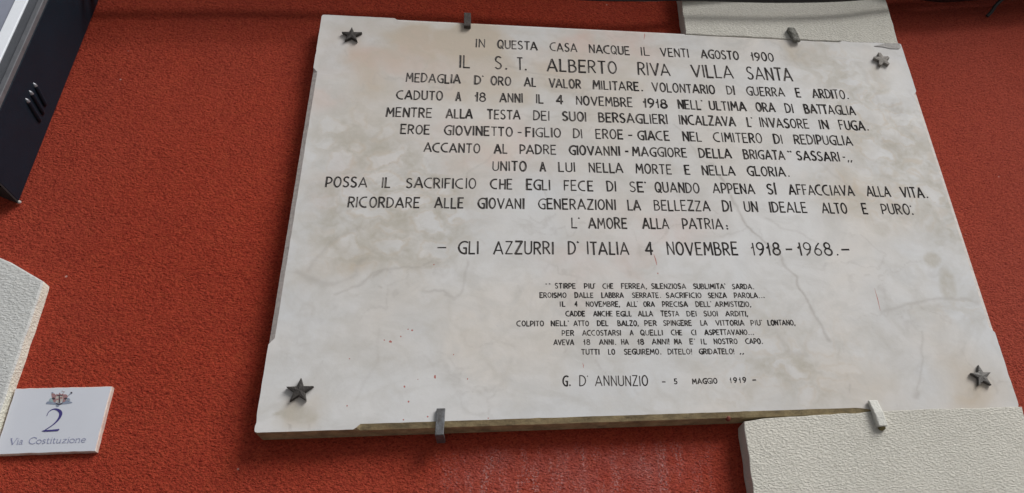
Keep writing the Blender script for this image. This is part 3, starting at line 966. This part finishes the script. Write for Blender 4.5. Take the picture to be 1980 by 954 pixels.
# faint stepped breccia everywhere
grey = np.maximum(grey, np.clip((rid - 0.90) * 5, 0, 1) * 0.14)
grey = np.maximum(grey, 0.30 * (matrix * .7 + matrix2 * .3) * np.clip((fbm(vx * 5, vz * 5, 811) - 0.42) * 4, 0, 1))
rimb = np.exp(-((wb - wa - 0.30) / 0.07) ** 2)
beige = np.zeros(len(vx))
for b_ in [(580, 800, 18, 34, .5), (682, 100, 16, 26, .35), (1700, 145, 16, 26, .35), (1895, 765, 16, 26, .3), (885, 70, 45, 22, .6), (905, 90, 20, 30, .4), (1535, 105, 20, 26, .5), (1000, 150, 300, 80, .35), (800, 250, 200, 120, .3), (1300, 300, 300, 120, .22), (1750, 700, 200, 120, .2), (750, 650, 200, 120, .12), (1300, 650, 250, 150, .15), (760, 70, 160, 40, .55), (900, 70, 120, 30, .6), (960, 115, 120, 40, .3), (1150, 130, 150, 60, .3), (690, 150, 60, 60, .25), (600, 540, 70, 60, .30), (1720, 270, 90, 50, .35), (1700, 400, 80, 40, .35), (1640, 350, 40, 40, .3),
           (1560, 750, 140, 40, .25), (570, 790, 40, 40, .3), (660, 520, 60, 25, .5), (1890, 770, 80, 20, .4), (1530, 90, 90, 30, .3), (1860, 740, 30, 60, .35)]:
    beige = beige + blob(*b_)
beige = np.clip(beige * (0.15 + 1.5 * np.clip(fbm(wx * 12, wz * 12, 501) * 1.6 - 0.35, 0, 1)) + 0.55 * rimb * np.clip(grey_zone, 0, 1), 0, 1)
pink = np.zeros(len(vx))
for b_ in [(1130, 80, 100, 40, .4), (1240, 80, 60, 30, .35), (1140, 520, 90, 60, .25), (1290, 430, 90, 40, .3), (820, 130, 100, 50, .3), (700, 100, 60, 50, .3), (900, 300, 120, 60, .25), (620, 180, 30, 30, .45), (660, 360, 40, 40, .3), (1250, 510, 40, 40, .3), (980, 280, 80, 40, .2)]:
    pink = pink + blob(*b_)
pink = np.clip(pink * (0.1 + 1.8 * np.clip(fbm(wx * 20, wz * 20, 601) * 1.7 - 0.45, 0, 1)), 0, 1)
vn = np.zeros(len(vx))
for k, (pts, wpx, amp) in enumerate([
        ([(1375, 320), (1410, 372), (1440, 432), (1470, 465), (1505, 492), (1540, 535), (1562, 575), (1575, 605), (1600, 655)], 3.6, .62),
        ([(1475, 420), (1510, 440), (1560, 462), (1610, 490)], 2.6, .30),
        ([(650, 572), (690, 555), (720, 530), (770, 523), (815, 515), (838, 500)], 2.8, .42),
        ([(720, 531), (745, 524), (760, 530)], 4.0, .40),
        ([(815, 566), (850, 562), (873, 577), (888, 560), (893, 535), (905, 505)], 3.2, .40),
        ([(860, 568), (882, 576)], 3.4, .40),
        ([(600, 520), (615, 500), (630, 470), (690, 440)], 5, .30),
        ([(575, 520), (600, 540), (650, 552), (690, 530), (700, 500)], 6, .35),
        ([(1784, 640), (1782, 690), (1776, 730), (1772, 768)], 3.2, .42),
        ([(1773, 757), (1771, 767)], 6, .60),
        ([(1080, 148), (1010, 138), (985, 128)], 2.2, .42),
        ([(1310, 240), (1330, 262), (1345, 300), (1372, 318)], 2.6, .38),
        ([(1700, 600), (1740, 590), (1800, 580), (1840, 575), (1890, 582)], 4, .35),
        ([(1500, 620), (1505, 650), (1520, 680), (1560, 690)], 5, .25),
        ([(1150, 695), (1160, 715), (1172, 733)], 1.8, .32),
        ([(1636, 740), (1640, 758)], 2, .42),
        ([(555, 818), (575, 826)], 1.6, .6),
        ([(596, 822), (622, 830)], 1.6, .6),
        ([(1580, 310), (1620, 345), (1655, 372)], 4, .25),
        ([(820, 690), (850, 720), (930, 760), (960, 790)], 3.5, .16),
        ([(735, 640), (730, 700), (690, 770)], 3.5, .16),
        ([(1905, 720), (1920, 735), (1925, 760)], 2.5, .35),
        ([(1020, 420), (1045, 432), (1052, 424)], 2.0, .35),
        ([(960, 300), (905, 330), (900, 345)], 2.4, .30),
        ([(1650, 120), (1690, 170), (1700, 220), (1760, 260)], 5, .25)]):
    vn = np.maximum(vn, vein(pts, wpx, amp, seed=k))
net = 1 - np.abs(2 * fbm(wx * 9 + 3, wz * 11, 950, 5) - 1)
vn = np.maximum(vn, np.clip((net - 0.955) * 22, 0, 1) * 0.26 * np.clip((fbm(vx * 6, vz * 6, 977) - 0.40) * 5, 0, 1))
# hairline scratches and small pits
for k in range(46):
    x = random.uniform(620, 1850); y = random.uniform(60, 800); a = random.uniform(0, 6.28); ll = random.uniform(4, 16)
    vn = np.maximum(vn, vein([(x, y), (x + math.cos(a) * ll, y + math.sin(a) * ll)], random.uniform(1.2, 2.0), random.uniform(.15, .4), 0.004, seed=k))
att = slab.data.color_attributes.new('marble', 'FLOAT_COLOR', 'POINT')
buf = np.stack([grey, beige, pink, np.clip(vn, 0, 1)], 1).astype(np.float32)
att.data.foreach_set('color', buf.ravel())

for mbl in line_geo:
    mbl.build('inscription_line', M['letters'], plaque, fix=False)


# ---- metal stars
def star(px, py, r, rot, mat, label, inner=0.43, blunt=0.0, th=0.0075):
    c = W2(px, py, -T)
    pts = []
    for k in range(10):
        a = math.radians(90 + rot + 36 * k)
        rr = (r if k % 2 == 0 else r * inner) * random.uniform(0.96, 1.03)
        if k % 2 == 0 and blunt:
            rr *= 1 - blunt
            for da in (-9, 9):
                pts.append(c + Vector((math.cos(a + math.radians(da)), math.sin(a + math.radians(da)))) * rr)
        else:
            pts.append(c + Vector((math.cos(a), math.sin(a))) * rr)
    pts = ccw(pts)
    b = MB()
    y0 = -T - 0.0008
    ins = inset(pts, 0.0009)
    b.loops([[(p.x, y0, p.y) for p in pts], [(p.x, y0 - th + 0.0009, p.y) for p in pts], [(p.x, y0 - th, p.y) for p in ins]], True, False)
    n = len(pts)
    e = len(b.v) - n
    b.v.append(Vector((c.x, y0 - th - 0.0012, c.y)))
    for k in range(n):
        b.f.append((e + k, e + (k + 1) % n, len(b.v) - 1)); b.i.append(0)
    # fixing pin through the star into the slab
    b.tube([(c.x, -T + 0.02, c.y), (c.x, y0 - 0.001, c.y)], 0.004, 8)
    o = b.build('star', mat, plaque)
    o['label'] = label
    return o


star(680.5, 71.5, 0.0192 * S, 2, M['star_dark'], 'dark metal star at the upper left corner of the plaque', 0.40)
star(1703.5, 119, 0.0200 * S, 6, M['star_pale'], 'pale blunt worn star at the upper right corner of the plaque', 0.47, 0.07)
star(580.5, 758, 0.0196 * S, 0, M['star_dark'], 'blackish metal star at the lower left corner of the plaque', 0.41)
star(1895, 730, 0.0200 * S, 1, M['star_mid'], 'grey metal star at the lower right corner of the plaque', 0.42)
# dab of red paint stuck to the lower edge
dab = MB()
c = at(1408, 813, -T + CH)
ring = []
for y, rr in ((0.004, 0.004), (0.0, 0.0062), (-0.003, 0.0058), (-0.0055, 0.002)):
    ring.append([(c.x + rr * math.cos(t) * 0.9, c.y + y, Z0 + 0.002 + rr * math.sin(t) * (1.25 if math.sin(t) < 0 else .7)) for t in [k * math.pi / 5 for k in range(10)]])
dab.loops(ring)
dab.build('paint_dab', simple('rust_red_paint', (0.19, 0.035, 0.02), 0.6), plaque, True)


# ------------------------------------------------------------------ iron clamps that hold the plaque
def clamp(name, prof, width, mats, label, lean=0.0, axis_x=0.0, z_ref=0.0, bv=0.0012, extra=None):
    """bent flat bar: profile in (y, z), extruded along x, optionally leaning sideways"""
    root = empty(name, (axis_x, 0, z_ref), label, 'clamp', 'iron clamps holding the plaque')
    b = MB()
    ls = []
    for sx in (-width / 2, -width / 6, width / 6, width / 2):
        ls.append([(axis_x + sx + (z - z_ref) * lean, y, z) for y, z in prof])
    b.loops(ls)
    o = b.build('bar', mats, root)
    bevel(o, bv, 2)
    if extra:
        extra(root)
    return root


t_ = 0.0052
# upper left: comes out of the wall just above the plaque, bent down over the face
c = at(904, 30, -T - t_)
zt = Z1 + 0.0195
prof = [(0.01, zt - 0.010), (-T - 0.001, zt - 0.0085), (-T - 0.0012, Z1 - 0.024), (-T - 0.0105, Z1 - 0.0235), (-T - 0.0110, zt - 0.003), (-T - 0.008, zt + 0.001), (0.01, zt)]
clamp('iron_clamp', prof, 0.0155, M['iron_dark'], 'dark rusty iron clamp over the top edge of the plaque, against red plaster', -0.02, at(904, 40, -T).x, Z1)
# upper right: through the cream block, smeared with mortar
cxr = at(1534, 75, -T).x
prof = [(0.0, Z1 + 0.012), (-T - 0.001, Z1 + 0.011), (-T - 0.002, Z1 - 0.018), (-T - 0.012, Z1 - 0.020), (-T - 0.0145, Z1 + 0.004), (-T - 0.013, Z1 + 0.024), (0.0, Z1 + 0.024)]


def lumps(root):
    b = MB()
    for k in range(7):
        z = Z1 + random.uniform(-0.012, 0.022); x = cxr + random.uniform(-0.011, 0.010); y = -T - random.uniform(0.001, 0.004)
        r = random.uniform(0.003, 0.0055)
        ring = []
        for a in (-1, -0.6, 0, 0.6, 1):
            rr = r * math.sqrt(max(0.02, 1 - a * a))
            ring.append([(x + rr * math.cos(t) * random.uniform(.8, 1.2), y + rr * math.sin(t) * .7, z + a * r) for t in [q * math.pi / 4 for q in range(8)]])
        b.loops(ring)
    b.build('mortar_lump', M['mortar'], root, True)


clamp('iron_clamp', prof, 0.0185, M['iron_mossy'], 'mortar smeared iron clamp on the top edge of the plaque, against the cream block', -0.22, cxr, Z1, 0.003, lumps)
# lower left: bright galvanised strap
cxl = at(852, 800, -T).x
zb_ = Z0 - 0.0165
prof = [(0.012, zb_), (-T - 0.004, zb_), (-T - 0.0062, zb_ + 0.0015), (-T - 0.0064, Z0 + 0.031), (-T - 0.0012, Z0 + 0.031), (-T - 0.0008, zb_ + 0.006), (0.012, zb_ + 0.006)]
clamp('iron_clamp', prof, 0.0145, M['iron_grey'], 'bare grey iron clamp under the bottom edge of the plaque, against red plaster', 0.02, cxl, Z0, 0.0008)
# lower right: painted over together with the block
cxq = at(1694, 805, -T).x
prof = [(-0.02, Z0 - 0.027), (-T - 0.013, Z0 - 0.0305), (-T - 0.0135, Z0 - 0.004), (-T - 0.0085, Z0 + 0.0215), (-T - 0.0015, Z0 + 0.0215), (-T - 0.0012, Z0 - 0.008), (-0.02, Z0 - 0.014)]


def mossy(root):
    b = MB()
    x = cxq + 0.0045; z = Z0 - 0.0315; y = -T - 0.003
    ring = []
    for a in (-1, -0.6, 0, 0.6, 1):
        rr = 0.0075 * math.sqrt(max(0.02, 1 - a * a))
        ring.append([(x + rr * math.cos(t) * random.uniform(.8, 1.2), y + rr * math.sin(t), z + a * 0.0045) for t in [q * math.pi / 4 for q in range(8)]])
    b.loops(ring)
    b.build('moss', M['moss'], root, True)


clamp('iron_clamp', prof, 0.0185, M['iron_painted'], 'cream painted iron clamp under the bottom edge of the plaque, against the cream block', -0.14, cxq, Z0, 0.002, mossy)

# ------------------------------------------------------------------ house number tile
TY = -0.0095
p00 = at(-12, 880, TY); p11 = at(217, 747, TY)
tx0, tz0, tx1, tz1 = p00.x, p00.z, p11.x, p11.z
tile = empty('house_number_tile', ((tx0 + tx1) / 2, 0, tz0), 'white glazed house number tile with a blue 2 and a small crest, on red plaster', 'house number')
b = MB()
out = resample([Vector((tx0, tz0)), Vector((tx1, tz0)), Vector((tx1, tz1)), Vector((tx0, tz1))], 0.01)
for q in out:
    q.x += random.uniform(-.0004, .0004); q.y += random.uniform(-.0004, .0004)
ins = inset(out, 0.0012)
b.loops([[(q.x, 0.0, q.y) for q in out], [(q.x, TY + 0.0014, q.y) for q in out], [(q.x, TY, q.y) for q in ins]], True, False, 1)
b.add([(q.x, TY, q.y) for q in ins], [tuple(range(len(ins)))], 0)
b.build('tile_plate', [M['tile'], M['tile_edge']], tile)


def pen(pts, ws, y, th=0.0005):
    """a brush stroke of varying width, slightly raised glaze"""
    pts = [Vector(p) for p in pts]
    n = len(pts); L = []; Rr = []
    for k in range(n):
        t = (pts[min(k + 1, n - 1)] - pts[max(k - 1, 0)]).normalized(); nn = Vector((-t.y, t.x))
        L.append(pts[k] + nn * ws[k]); Rr.append(pts[k] - nn * ws[k])
    vs = []
    for a, c_ in zip(L, Rr):
        vs += [(a.x, y, a.y), (c_.x, y, c_.y)]
    fs = [(2 * k, 2 * k + 1, 2 * k + 3, 2 * k + 2) for k in range(n - 1)]
    return vs, fs


def spline(cp, n=8):
    cp = [Vector(p) for p in cp]
    out_ = []
    P = [cp[0]] + cp + [cp[-1]]
    for k in range(1, len(P) - 2):
        p0, p1, p2, p3 = P[k - 1], P[k], P[k + 1], P[k + 2]
        for j in range(n):
            t = j / n
            out_.append(0.5 * ((2 * p1) + (p2 - p0) * t + (2 * p0 - 5 * p1 + 4 * p2 - p3) * t * t + (3 * p1 - p0 - 3 * p2 + p3) * t ** 3))
    out_.append(cp[-1])
    return out_


def varw(ws, n=8):
    out_ = []
    for k in range(len(ws) - 1):
        for j in range(n):
            out_.append(ws[k] + (ws[k + 1] - ws[k]) * j / n)
    out_.append(ws[-1])
    return out_


# the numeral, drawn with a broad pen
num = MB()
y_ = TY - 0.0004
cp = [(90.5, 804.5), (94, 797), (101, 792.2), (108, 791.5), (115, 795), (117.5, 801), (113, 811), (102, 822), (86, 832.5)]
ws = [0.5, 0.7, 1.0, 1.7, 2.7, 2.9, 2.0, 1.1, 0.7]
sc = 0.00082
num.add(*pen(spline([W2(x, y, y_) for x, y in cp]), varw([q * sc for q in ws]), y_))
num.add(*pen([W2(x, y, y_ - 0.0002) for x, y in [(81, 833.8), (86, 833.4), (100, 832.8), (112, 831.8), (114.5, 830.2)]], [q * sc for q in (0.5, 1.7, 1.8, 2.0, 1.2)], y_ - 0.0002))
num.build('numeral', M['blue_ink'], tile, fix=False)

# street name in small book letters
LC = {
    'V': (.72, [([(0, 1), (.36, 0)], .085), ([(.36, 0), (.70, 1)], .045), ([(-.08, 1), (.16, 1)], .03), ([(.58, 1), (.80, 1)], .03)]),
    'C': (.70, [([(.68, .82), (.56, .96), (.36, 1), (.10, .84), (0, .5), (.10, .16), (.36, 0), (.56, .04), (.68, .18)], .06), ([(.68, .98), (.68, .72)], .03)]),
    'i': (.16, [([(.08, 0), (.08, .62)], .065), ([(-.03, 0), (.19, 0)], .025), ([(-.02, .61), (.09, .61)], .03), ([(.05, .86), (.12, .86)], .06)]),
    'a': (.44, [([(.05, .52), (.18, .63), (.32, .54), (.33, .08), (.44, .02)], .055), ([(.33, .38), (.10, .30), (.02, .14), (.12, .0), (.33, .14)], .045)]),
    'o': (.48, [([(.24, .63), (.06, .52), (0, .31), (.07, .09), (.24, 0), (.41, .09), (.48, .31), (.41, .52), (.24, .63)], .055)]),
    's': (.36, [([(.32, .54), (.18, .63), (.05, .52), (.10, .38), (.28, .26), (.33, .13), (.18, 0), (.03, .08)], .055)]),
    't': (.30, [([(.10, .84), (.10, .12), (.18, 0), (.30, .07)], .06), ([(-.04, .61), (.28, .61)], .03)]),
    'u': (.52, [([(.06, .62), (.06, .14), (.16, .0), (.38, .12)], .055), ([(.40, .62), (.40, 0)], .06), ([(.40, .01), (.52, .01)], .025), ([(-.04, .61), (.06, .61)], .03)]),
    'z': (.44, [([(.02, .60), (.42, .60)], .035), ([(.42, .60), (.02, .02)], .065), ([(.02, .02), (.44, .02)], .035)]),
    'n': (.54, [([(.08, 0), (.08, .62)], .06), ([(.08, .46), (.24, .63), (.42, .54), (.43, 0)], .055), ([(-.03, 0), (.19, 0)], .025), ([(.32, 0), (.54, 0)], .025), ([(-.02, .61), (.08, .61)], .03)]),
    'e': (.44, [([(.03, .34), (.42, .36), (.36, .56), (.22, .63), (.06, .52), (0, .30), (.08, .08), (.24, 0), (.42, .10)], .05)]),
}
st = MB()
for text, xa, ya, xb, yb, cap in [('Via', 18, 860.3, 43.5, 859.3, 12.2), ('Costituzione', 55, 858.8, 164.5, 855.6, 12.2)]:
    A = W2(xa, ya, y_); B = W2(xb, yb, y_); H = (W2(xa, ya - cap, y_) - A).y
    nat = sum(LC[c][0] for c in text) + 0.09 * (len(text) - 1)
    sx = (B - A).x / nat; x = 0
    for q, c in enumerate(text):
        wd, ss = LC[c]
        for pts, hw in ss:
            P = [Vector((A.x + (x + u_) * sx, A.y + v_ * H + (B.y - A.y) * (x + u_) / nat)) for u_, v_ in pts]
            if len(P) > 2:
                P = spline(P, 4)
            st.add(*pen(P, [hw * H * 0.72] * len(P), y_ - random.random() * 0.0002))
        x += wd + 0.09
st.build('street_name', M['pale_ink'], tile, fix=False)

# the small crest: two supporters and a crowned mantle over a shield, on a blue-grey base with scroll
cr = MB()
inks = [simple('crest_rose', (0.36, 0.22, 0.22), 0.4, scale=900, c2=(0.22, 0.11, 0.12)), simple('crest_slate', (0.15, 0.19, 0.28), 0.4, scale=700, c2=(0.28, 0.31, 0.38)),
        simple('crest_dark', (0.055, 0.045, 0.06), 0.4), simple('crest_cream', (0.50, 0.47, 0.42), 0.4, scale=900, c2=(0.36, 0.33, 0.32)), simple('crest_teal', (0.20, 0.30, 0.32), 0.4, scale=800, c2=(0.34, 0.42, 0.45))]
lay = [0]


def patch(pts, m):
    lay[0] += 1
    yy = TY - 0.0003 - lay[0] * 0.00002
    q = [W2(60 + x / 15.9, 740 + y / 15.9, yy) for x, y in pts]
    q = spline(q + [q[0]], 4)[:-1]
    cr.add([(v_.x, yy, v_.y) for v_ in ccw(q)], [tuple(range(len(q)))], m)


def dot(x, y, rx, ry, m):
    patch([(x + rx * math.cos(t), y + ry * math.sin(t)) for t in [k * math.pi / 3 for k in range(6)]], m)


patch([(450, 660), (500, 585), (620, 590), (740, 615), (860, 640), (980, 610), (1100, 580), (1230, 590), (1260, 625), (1120, 655), (960, 675), (850, 690), (700, 680), (560, 668)], 1)
patch([(545, 560), (580, 495), (640, 480), (700, 540), (720, 610), (640, 600)], 4)
patch([(1015, 600), (1030, 520), (1090, 470), (1180, 490), (1200, 560), (1120, 600)], 1)
patch([(690, 600), (660, 520), (640, 430), (630, 350), (700, 335), (760, 380), (790, 450), (770, 540), (750, 610)], 0)
patch([(960, 600), (980, 520), (970, 440), (1000, 370), (1090, 370), (1130, 430), (1080, 500), (1040, 590)], 0)
patch([(640, 480), (700, 460), (740, 500), (710, 530), (660, 510)], 2)
patch([(1010, 490), (1060, 460), (1110, 480), (1080, 520), (1030, 520)], 2)
patch([(760, 430), (860, 415), (970, 425), (975, 520), (930, 590), (865, 625), (800, 590), (762, 520)], 3)
patch([(850, 420), (885, 420), (890, 610), (850, 615)], 2)
patch([(770, 500), (850, 490), (850, 530), (775, 540)], 0)
patch([(890, 440), (960, 440), (955, 500), (890, 500)], 0)
patch([(740, 620), (800, 630), (865, 655), (930, 625), (990, 610), (930, 665), (860, 685), (790, 665)], 2)
patch([(770, 410), (790, 345), (840, 370), (880, 310), (925, 365), (990, 330), (985, 410), (880, 400)], 0)
patch([(800, 400), (880, 380), (965, 395), (960, 412), (880, 402), (810, 415)], 2)
dot(660, 310, 36, 14, 1); dot(1242, 315, 32, 28, 2)
patch([(1140, 400), (1190, 350), (1235, 325), (1240, 340), (1190, 375), (1150, 415)], 1)
dot(960, 265, 12, 16, 0); dot(1010, 285, 34, 10, 0)
patch([(760, 690), (815, 700), (880, 688), (860, 722), (815, 740), (780, 720)], 1)
dot(1168, 545, 22, 12, 3); dot(1088, 535, 14, 18, 3)
cr.build('crest', inks, tile, fix=False)

# ------------------------------------------------------------------ sign box at the upper left
XB = at(120, 190, 0).x
DB = -0.118 * S
lean = (at(195, 0, 0).x - at(40, 392, 0).x) / (at(195, 0, 0).z - at(40, 392, 0).z)
zc = at(38, 393, 0).z
xc = at(38, 393, 0).x


def bx(z):
    return xc + (z - zc) * lean


def bpt(z, y, dx=0.0):
    return (bx(z) + dx, y, z)


sign = empty('sign_box', (xc - 0.3, 0, zc), 'dark navy sign box with three vent ribs on its side, upper left', 'sign')
ztop = zc + 0.95
Hs = MB()
zfb = at_x(0, 333, bx(zc + 0.03)).z           # where the sloping bottom meets the front
yfb = at_x(0, 333, bx(zc + 0.03)).y
slope_l = 0.44
prof_r = [(bx(zc), zc), (bx(ztop), ztop), (bx(ztop) - 0.62, ztop), (bx(ztop) - 0.62, zc + 0.07), (bx(zc) - 0.16, zc + 0.07)]
# side profile leans: bottom rises from the wall to the front along the photographed line
rise = 0.0
ls = []
for y in (-0.002, DB):
    ls.append([(x, y, z) for x, z in prof_r])
Hs.loops(ls)
# pressed seam along the lower edge
ho = Hs.build('housing', M['box_dark'], sign)
bevel(ho, 0.003, 2)
sm_ = MB()
sm_.add([(bx(zc) + 0.0015, -0.004, zc - 0.0005), (bx(zc) - 0.155, -0.004, zc + 0.068), (bx(zc) - 0.155, DB + 0.004, zc + 0.068), (bx(zc) + 0.0015, DB + 0.004, zc - 0.0005),
         (bx(zc) + 0.0015, -0.004, zc - 0.004), (bx(zc) - 0.155, -0.004, zc + 0.0645), (bx(zc) - 0.155, DB + 0.004, zc + 0.0645), (bx(zc) + 0.0015, DB + 0.004, zc - 0.004)],
        [(0, 1, 2, 3), (7, 6, 5, 4), (0, 4, 5, 1), (1, 5, 6, 2), (2, 6, 7, 3), (3, 7, 4, 0)])
sm_.build('bottom_plate', M['box_under'], sign)
for (xa, ya, xb2, yb2) in [(64, 160, 88.5, 207), (56, 175, 84.5, 223), (49, 190, 78, 238)]:
    zz = at_x((xa + xb2) / 2, (ya + yb2) / 2, XB)
    a = at_x(xa, ya, bx(zz.z)); e = at_x(xb2, yb2, bx(zz.z))
    b = MB()
    d = (e - a).normalized(); nrm = Vector((1, 0, 0)); sd_ = nrm.cross(d).normalized()
    L_ = (e - a).length; n = 14
    ring = []
    for k in range(n + 1):
        s = k / n
        prof_s = math.sqrt(max(0.03, 1 - abs(2 * s - 1) ** 6))
        ww = 0.0042 * S * prof_s; hh = 0.0055 * S * prof_s
        p = a + d * (L_ * s)
        ring.append([p + sd_ * (ww * math.cos(t)) + nrm * (hh * max(0, math.sin(t)) - 0.001) for t in [q * math.pi / 5 for q in range(10)]])
    b.loops(ring)
    for k in range(len(b.i)):
        if k < 10 * 2:
            b.i[k] = 1  # paler metal at the upper end of each rib
    b.build('vent_rib', [M['box_dark'], M['rib_tip']], sign, True)
# front frame: trim, frame, white border, panel (each a flat bar on the front of the box, 2-3 mm proud of the next)


def off(px):
    """distance of a stripe from the box's right front edge, read at the top of the photograph"""
    p = at(px, 0, DB)
    return p.x - bx(p.z)


e0 = off(90)
stripes = [('edge_trim', off(83.5) - e0, 0.004, M['alu_trim'], 0.010), ('frame', off(58) - e0, off(83.5) - e0 - 0.0006, M['alu'], 0.006), ('border', off(33) - e0, off(58) - e0 - 0.0006, M['panel_white'], 0.008), ('panel', -0.60, off(33) - e0 - 0.0006, M['panel_blue'], 0.005)]
for nm, xa, xb2, m, th in stripes:
    b = MB()
    zl = zc + 0.01 if nm == 'edge_trim' else zc + 0.075
    pf = []
    for z, dx in ((zl, xb2), (ztop, xb2), (ztop, xa), (zl, xa)):
        pf.append((bx(z) + dx - (0.0042 if nm == 'edge_trim' else 0.0), z))
    b.loops([[(x, DB + 0.001, z) for x, z in pf], [(x, DB - th, z) for x, z in pf]])
    bevel(b.build(nm, m, sign), 0.0012, 2)
# crumb of plaster at the box's lower corner
cb = MB()
ring = []
cp_ = Vector((bx(zc) + 0.002, -0.005, zc - 0.001))
for a in (-1, -.6, 0, .6, 1):
    rr = 0.0034 * math.sqrt(max(0.02, 1 - a * a))
    ring.append([(cp_.x + rr * math.cos(t), cp_.y + rr * math.sin(t), cp_.z + a * 0.0036) for t in [q * math.pi / 4 for q in range(8)]])
cb.loops(ring)
cb.build('plaster_crumb', M['mortar'], sign, True)

# ------------------------------------------------------------------ cables strung along the wall just above the plaque
def cable(name, pts, r, mat, label, sub=8):
    P = spline([Vector(p) for p in pts], sub)
    b = MB()
    b.tube(P, r, 12)
    o = b.build(name, mat, None, True)
    tag(o, label, 'cable', 'cables strung along the wall')
    return o


def cp3(lst, Y):
    return [at(x, y, Y) for x, y in lst]


cable('cable', cp3([(-900, -60), (-200, -42), (400, -40), (800, -30), (1080, -13), (1235, -5), (1360, -11), (1600, -28), (2000, -50), (3000, -90)], -0.055), 0.0105, M['grey_cable'], 'pale grey cable sagging along the top edge between plaque and sign box')
cable('cable', cp3([(-900, -44), (-100, -36), (500, -34), (900, -20), (1150, -3), (1320, -3), (1500, 1), (1640, -2), (1760, -14), (2100, -40), (3000, -90)], -0.075), 0.0065, M['black_cable'], 'thin black cable running across the cream block above the plaque')
cable('cable', cp3([(1000, -130), (1400, -90), (1640, -50), (1760, -27), (1825, -17), (1900, -22), (2000, -26), (2300, -50), (3000, -90)], -0.060), 0.030, M['black_cable'], 'thick black cable bundle sagging at the top right corner over red plaster')
cable('cable_tail', [at(1960, -12, -0.05), at(1940, -2, -0.045), at(1926, 10, -0.035), at(1918, 22, -0.022), at(1908, 32, -0.012)], [0.005 * 1.0] * 33, M['black_cable'], 'short black cable end hanging down from the bundle at the top right')

print('SCENE OK', len(verts), len(tri))
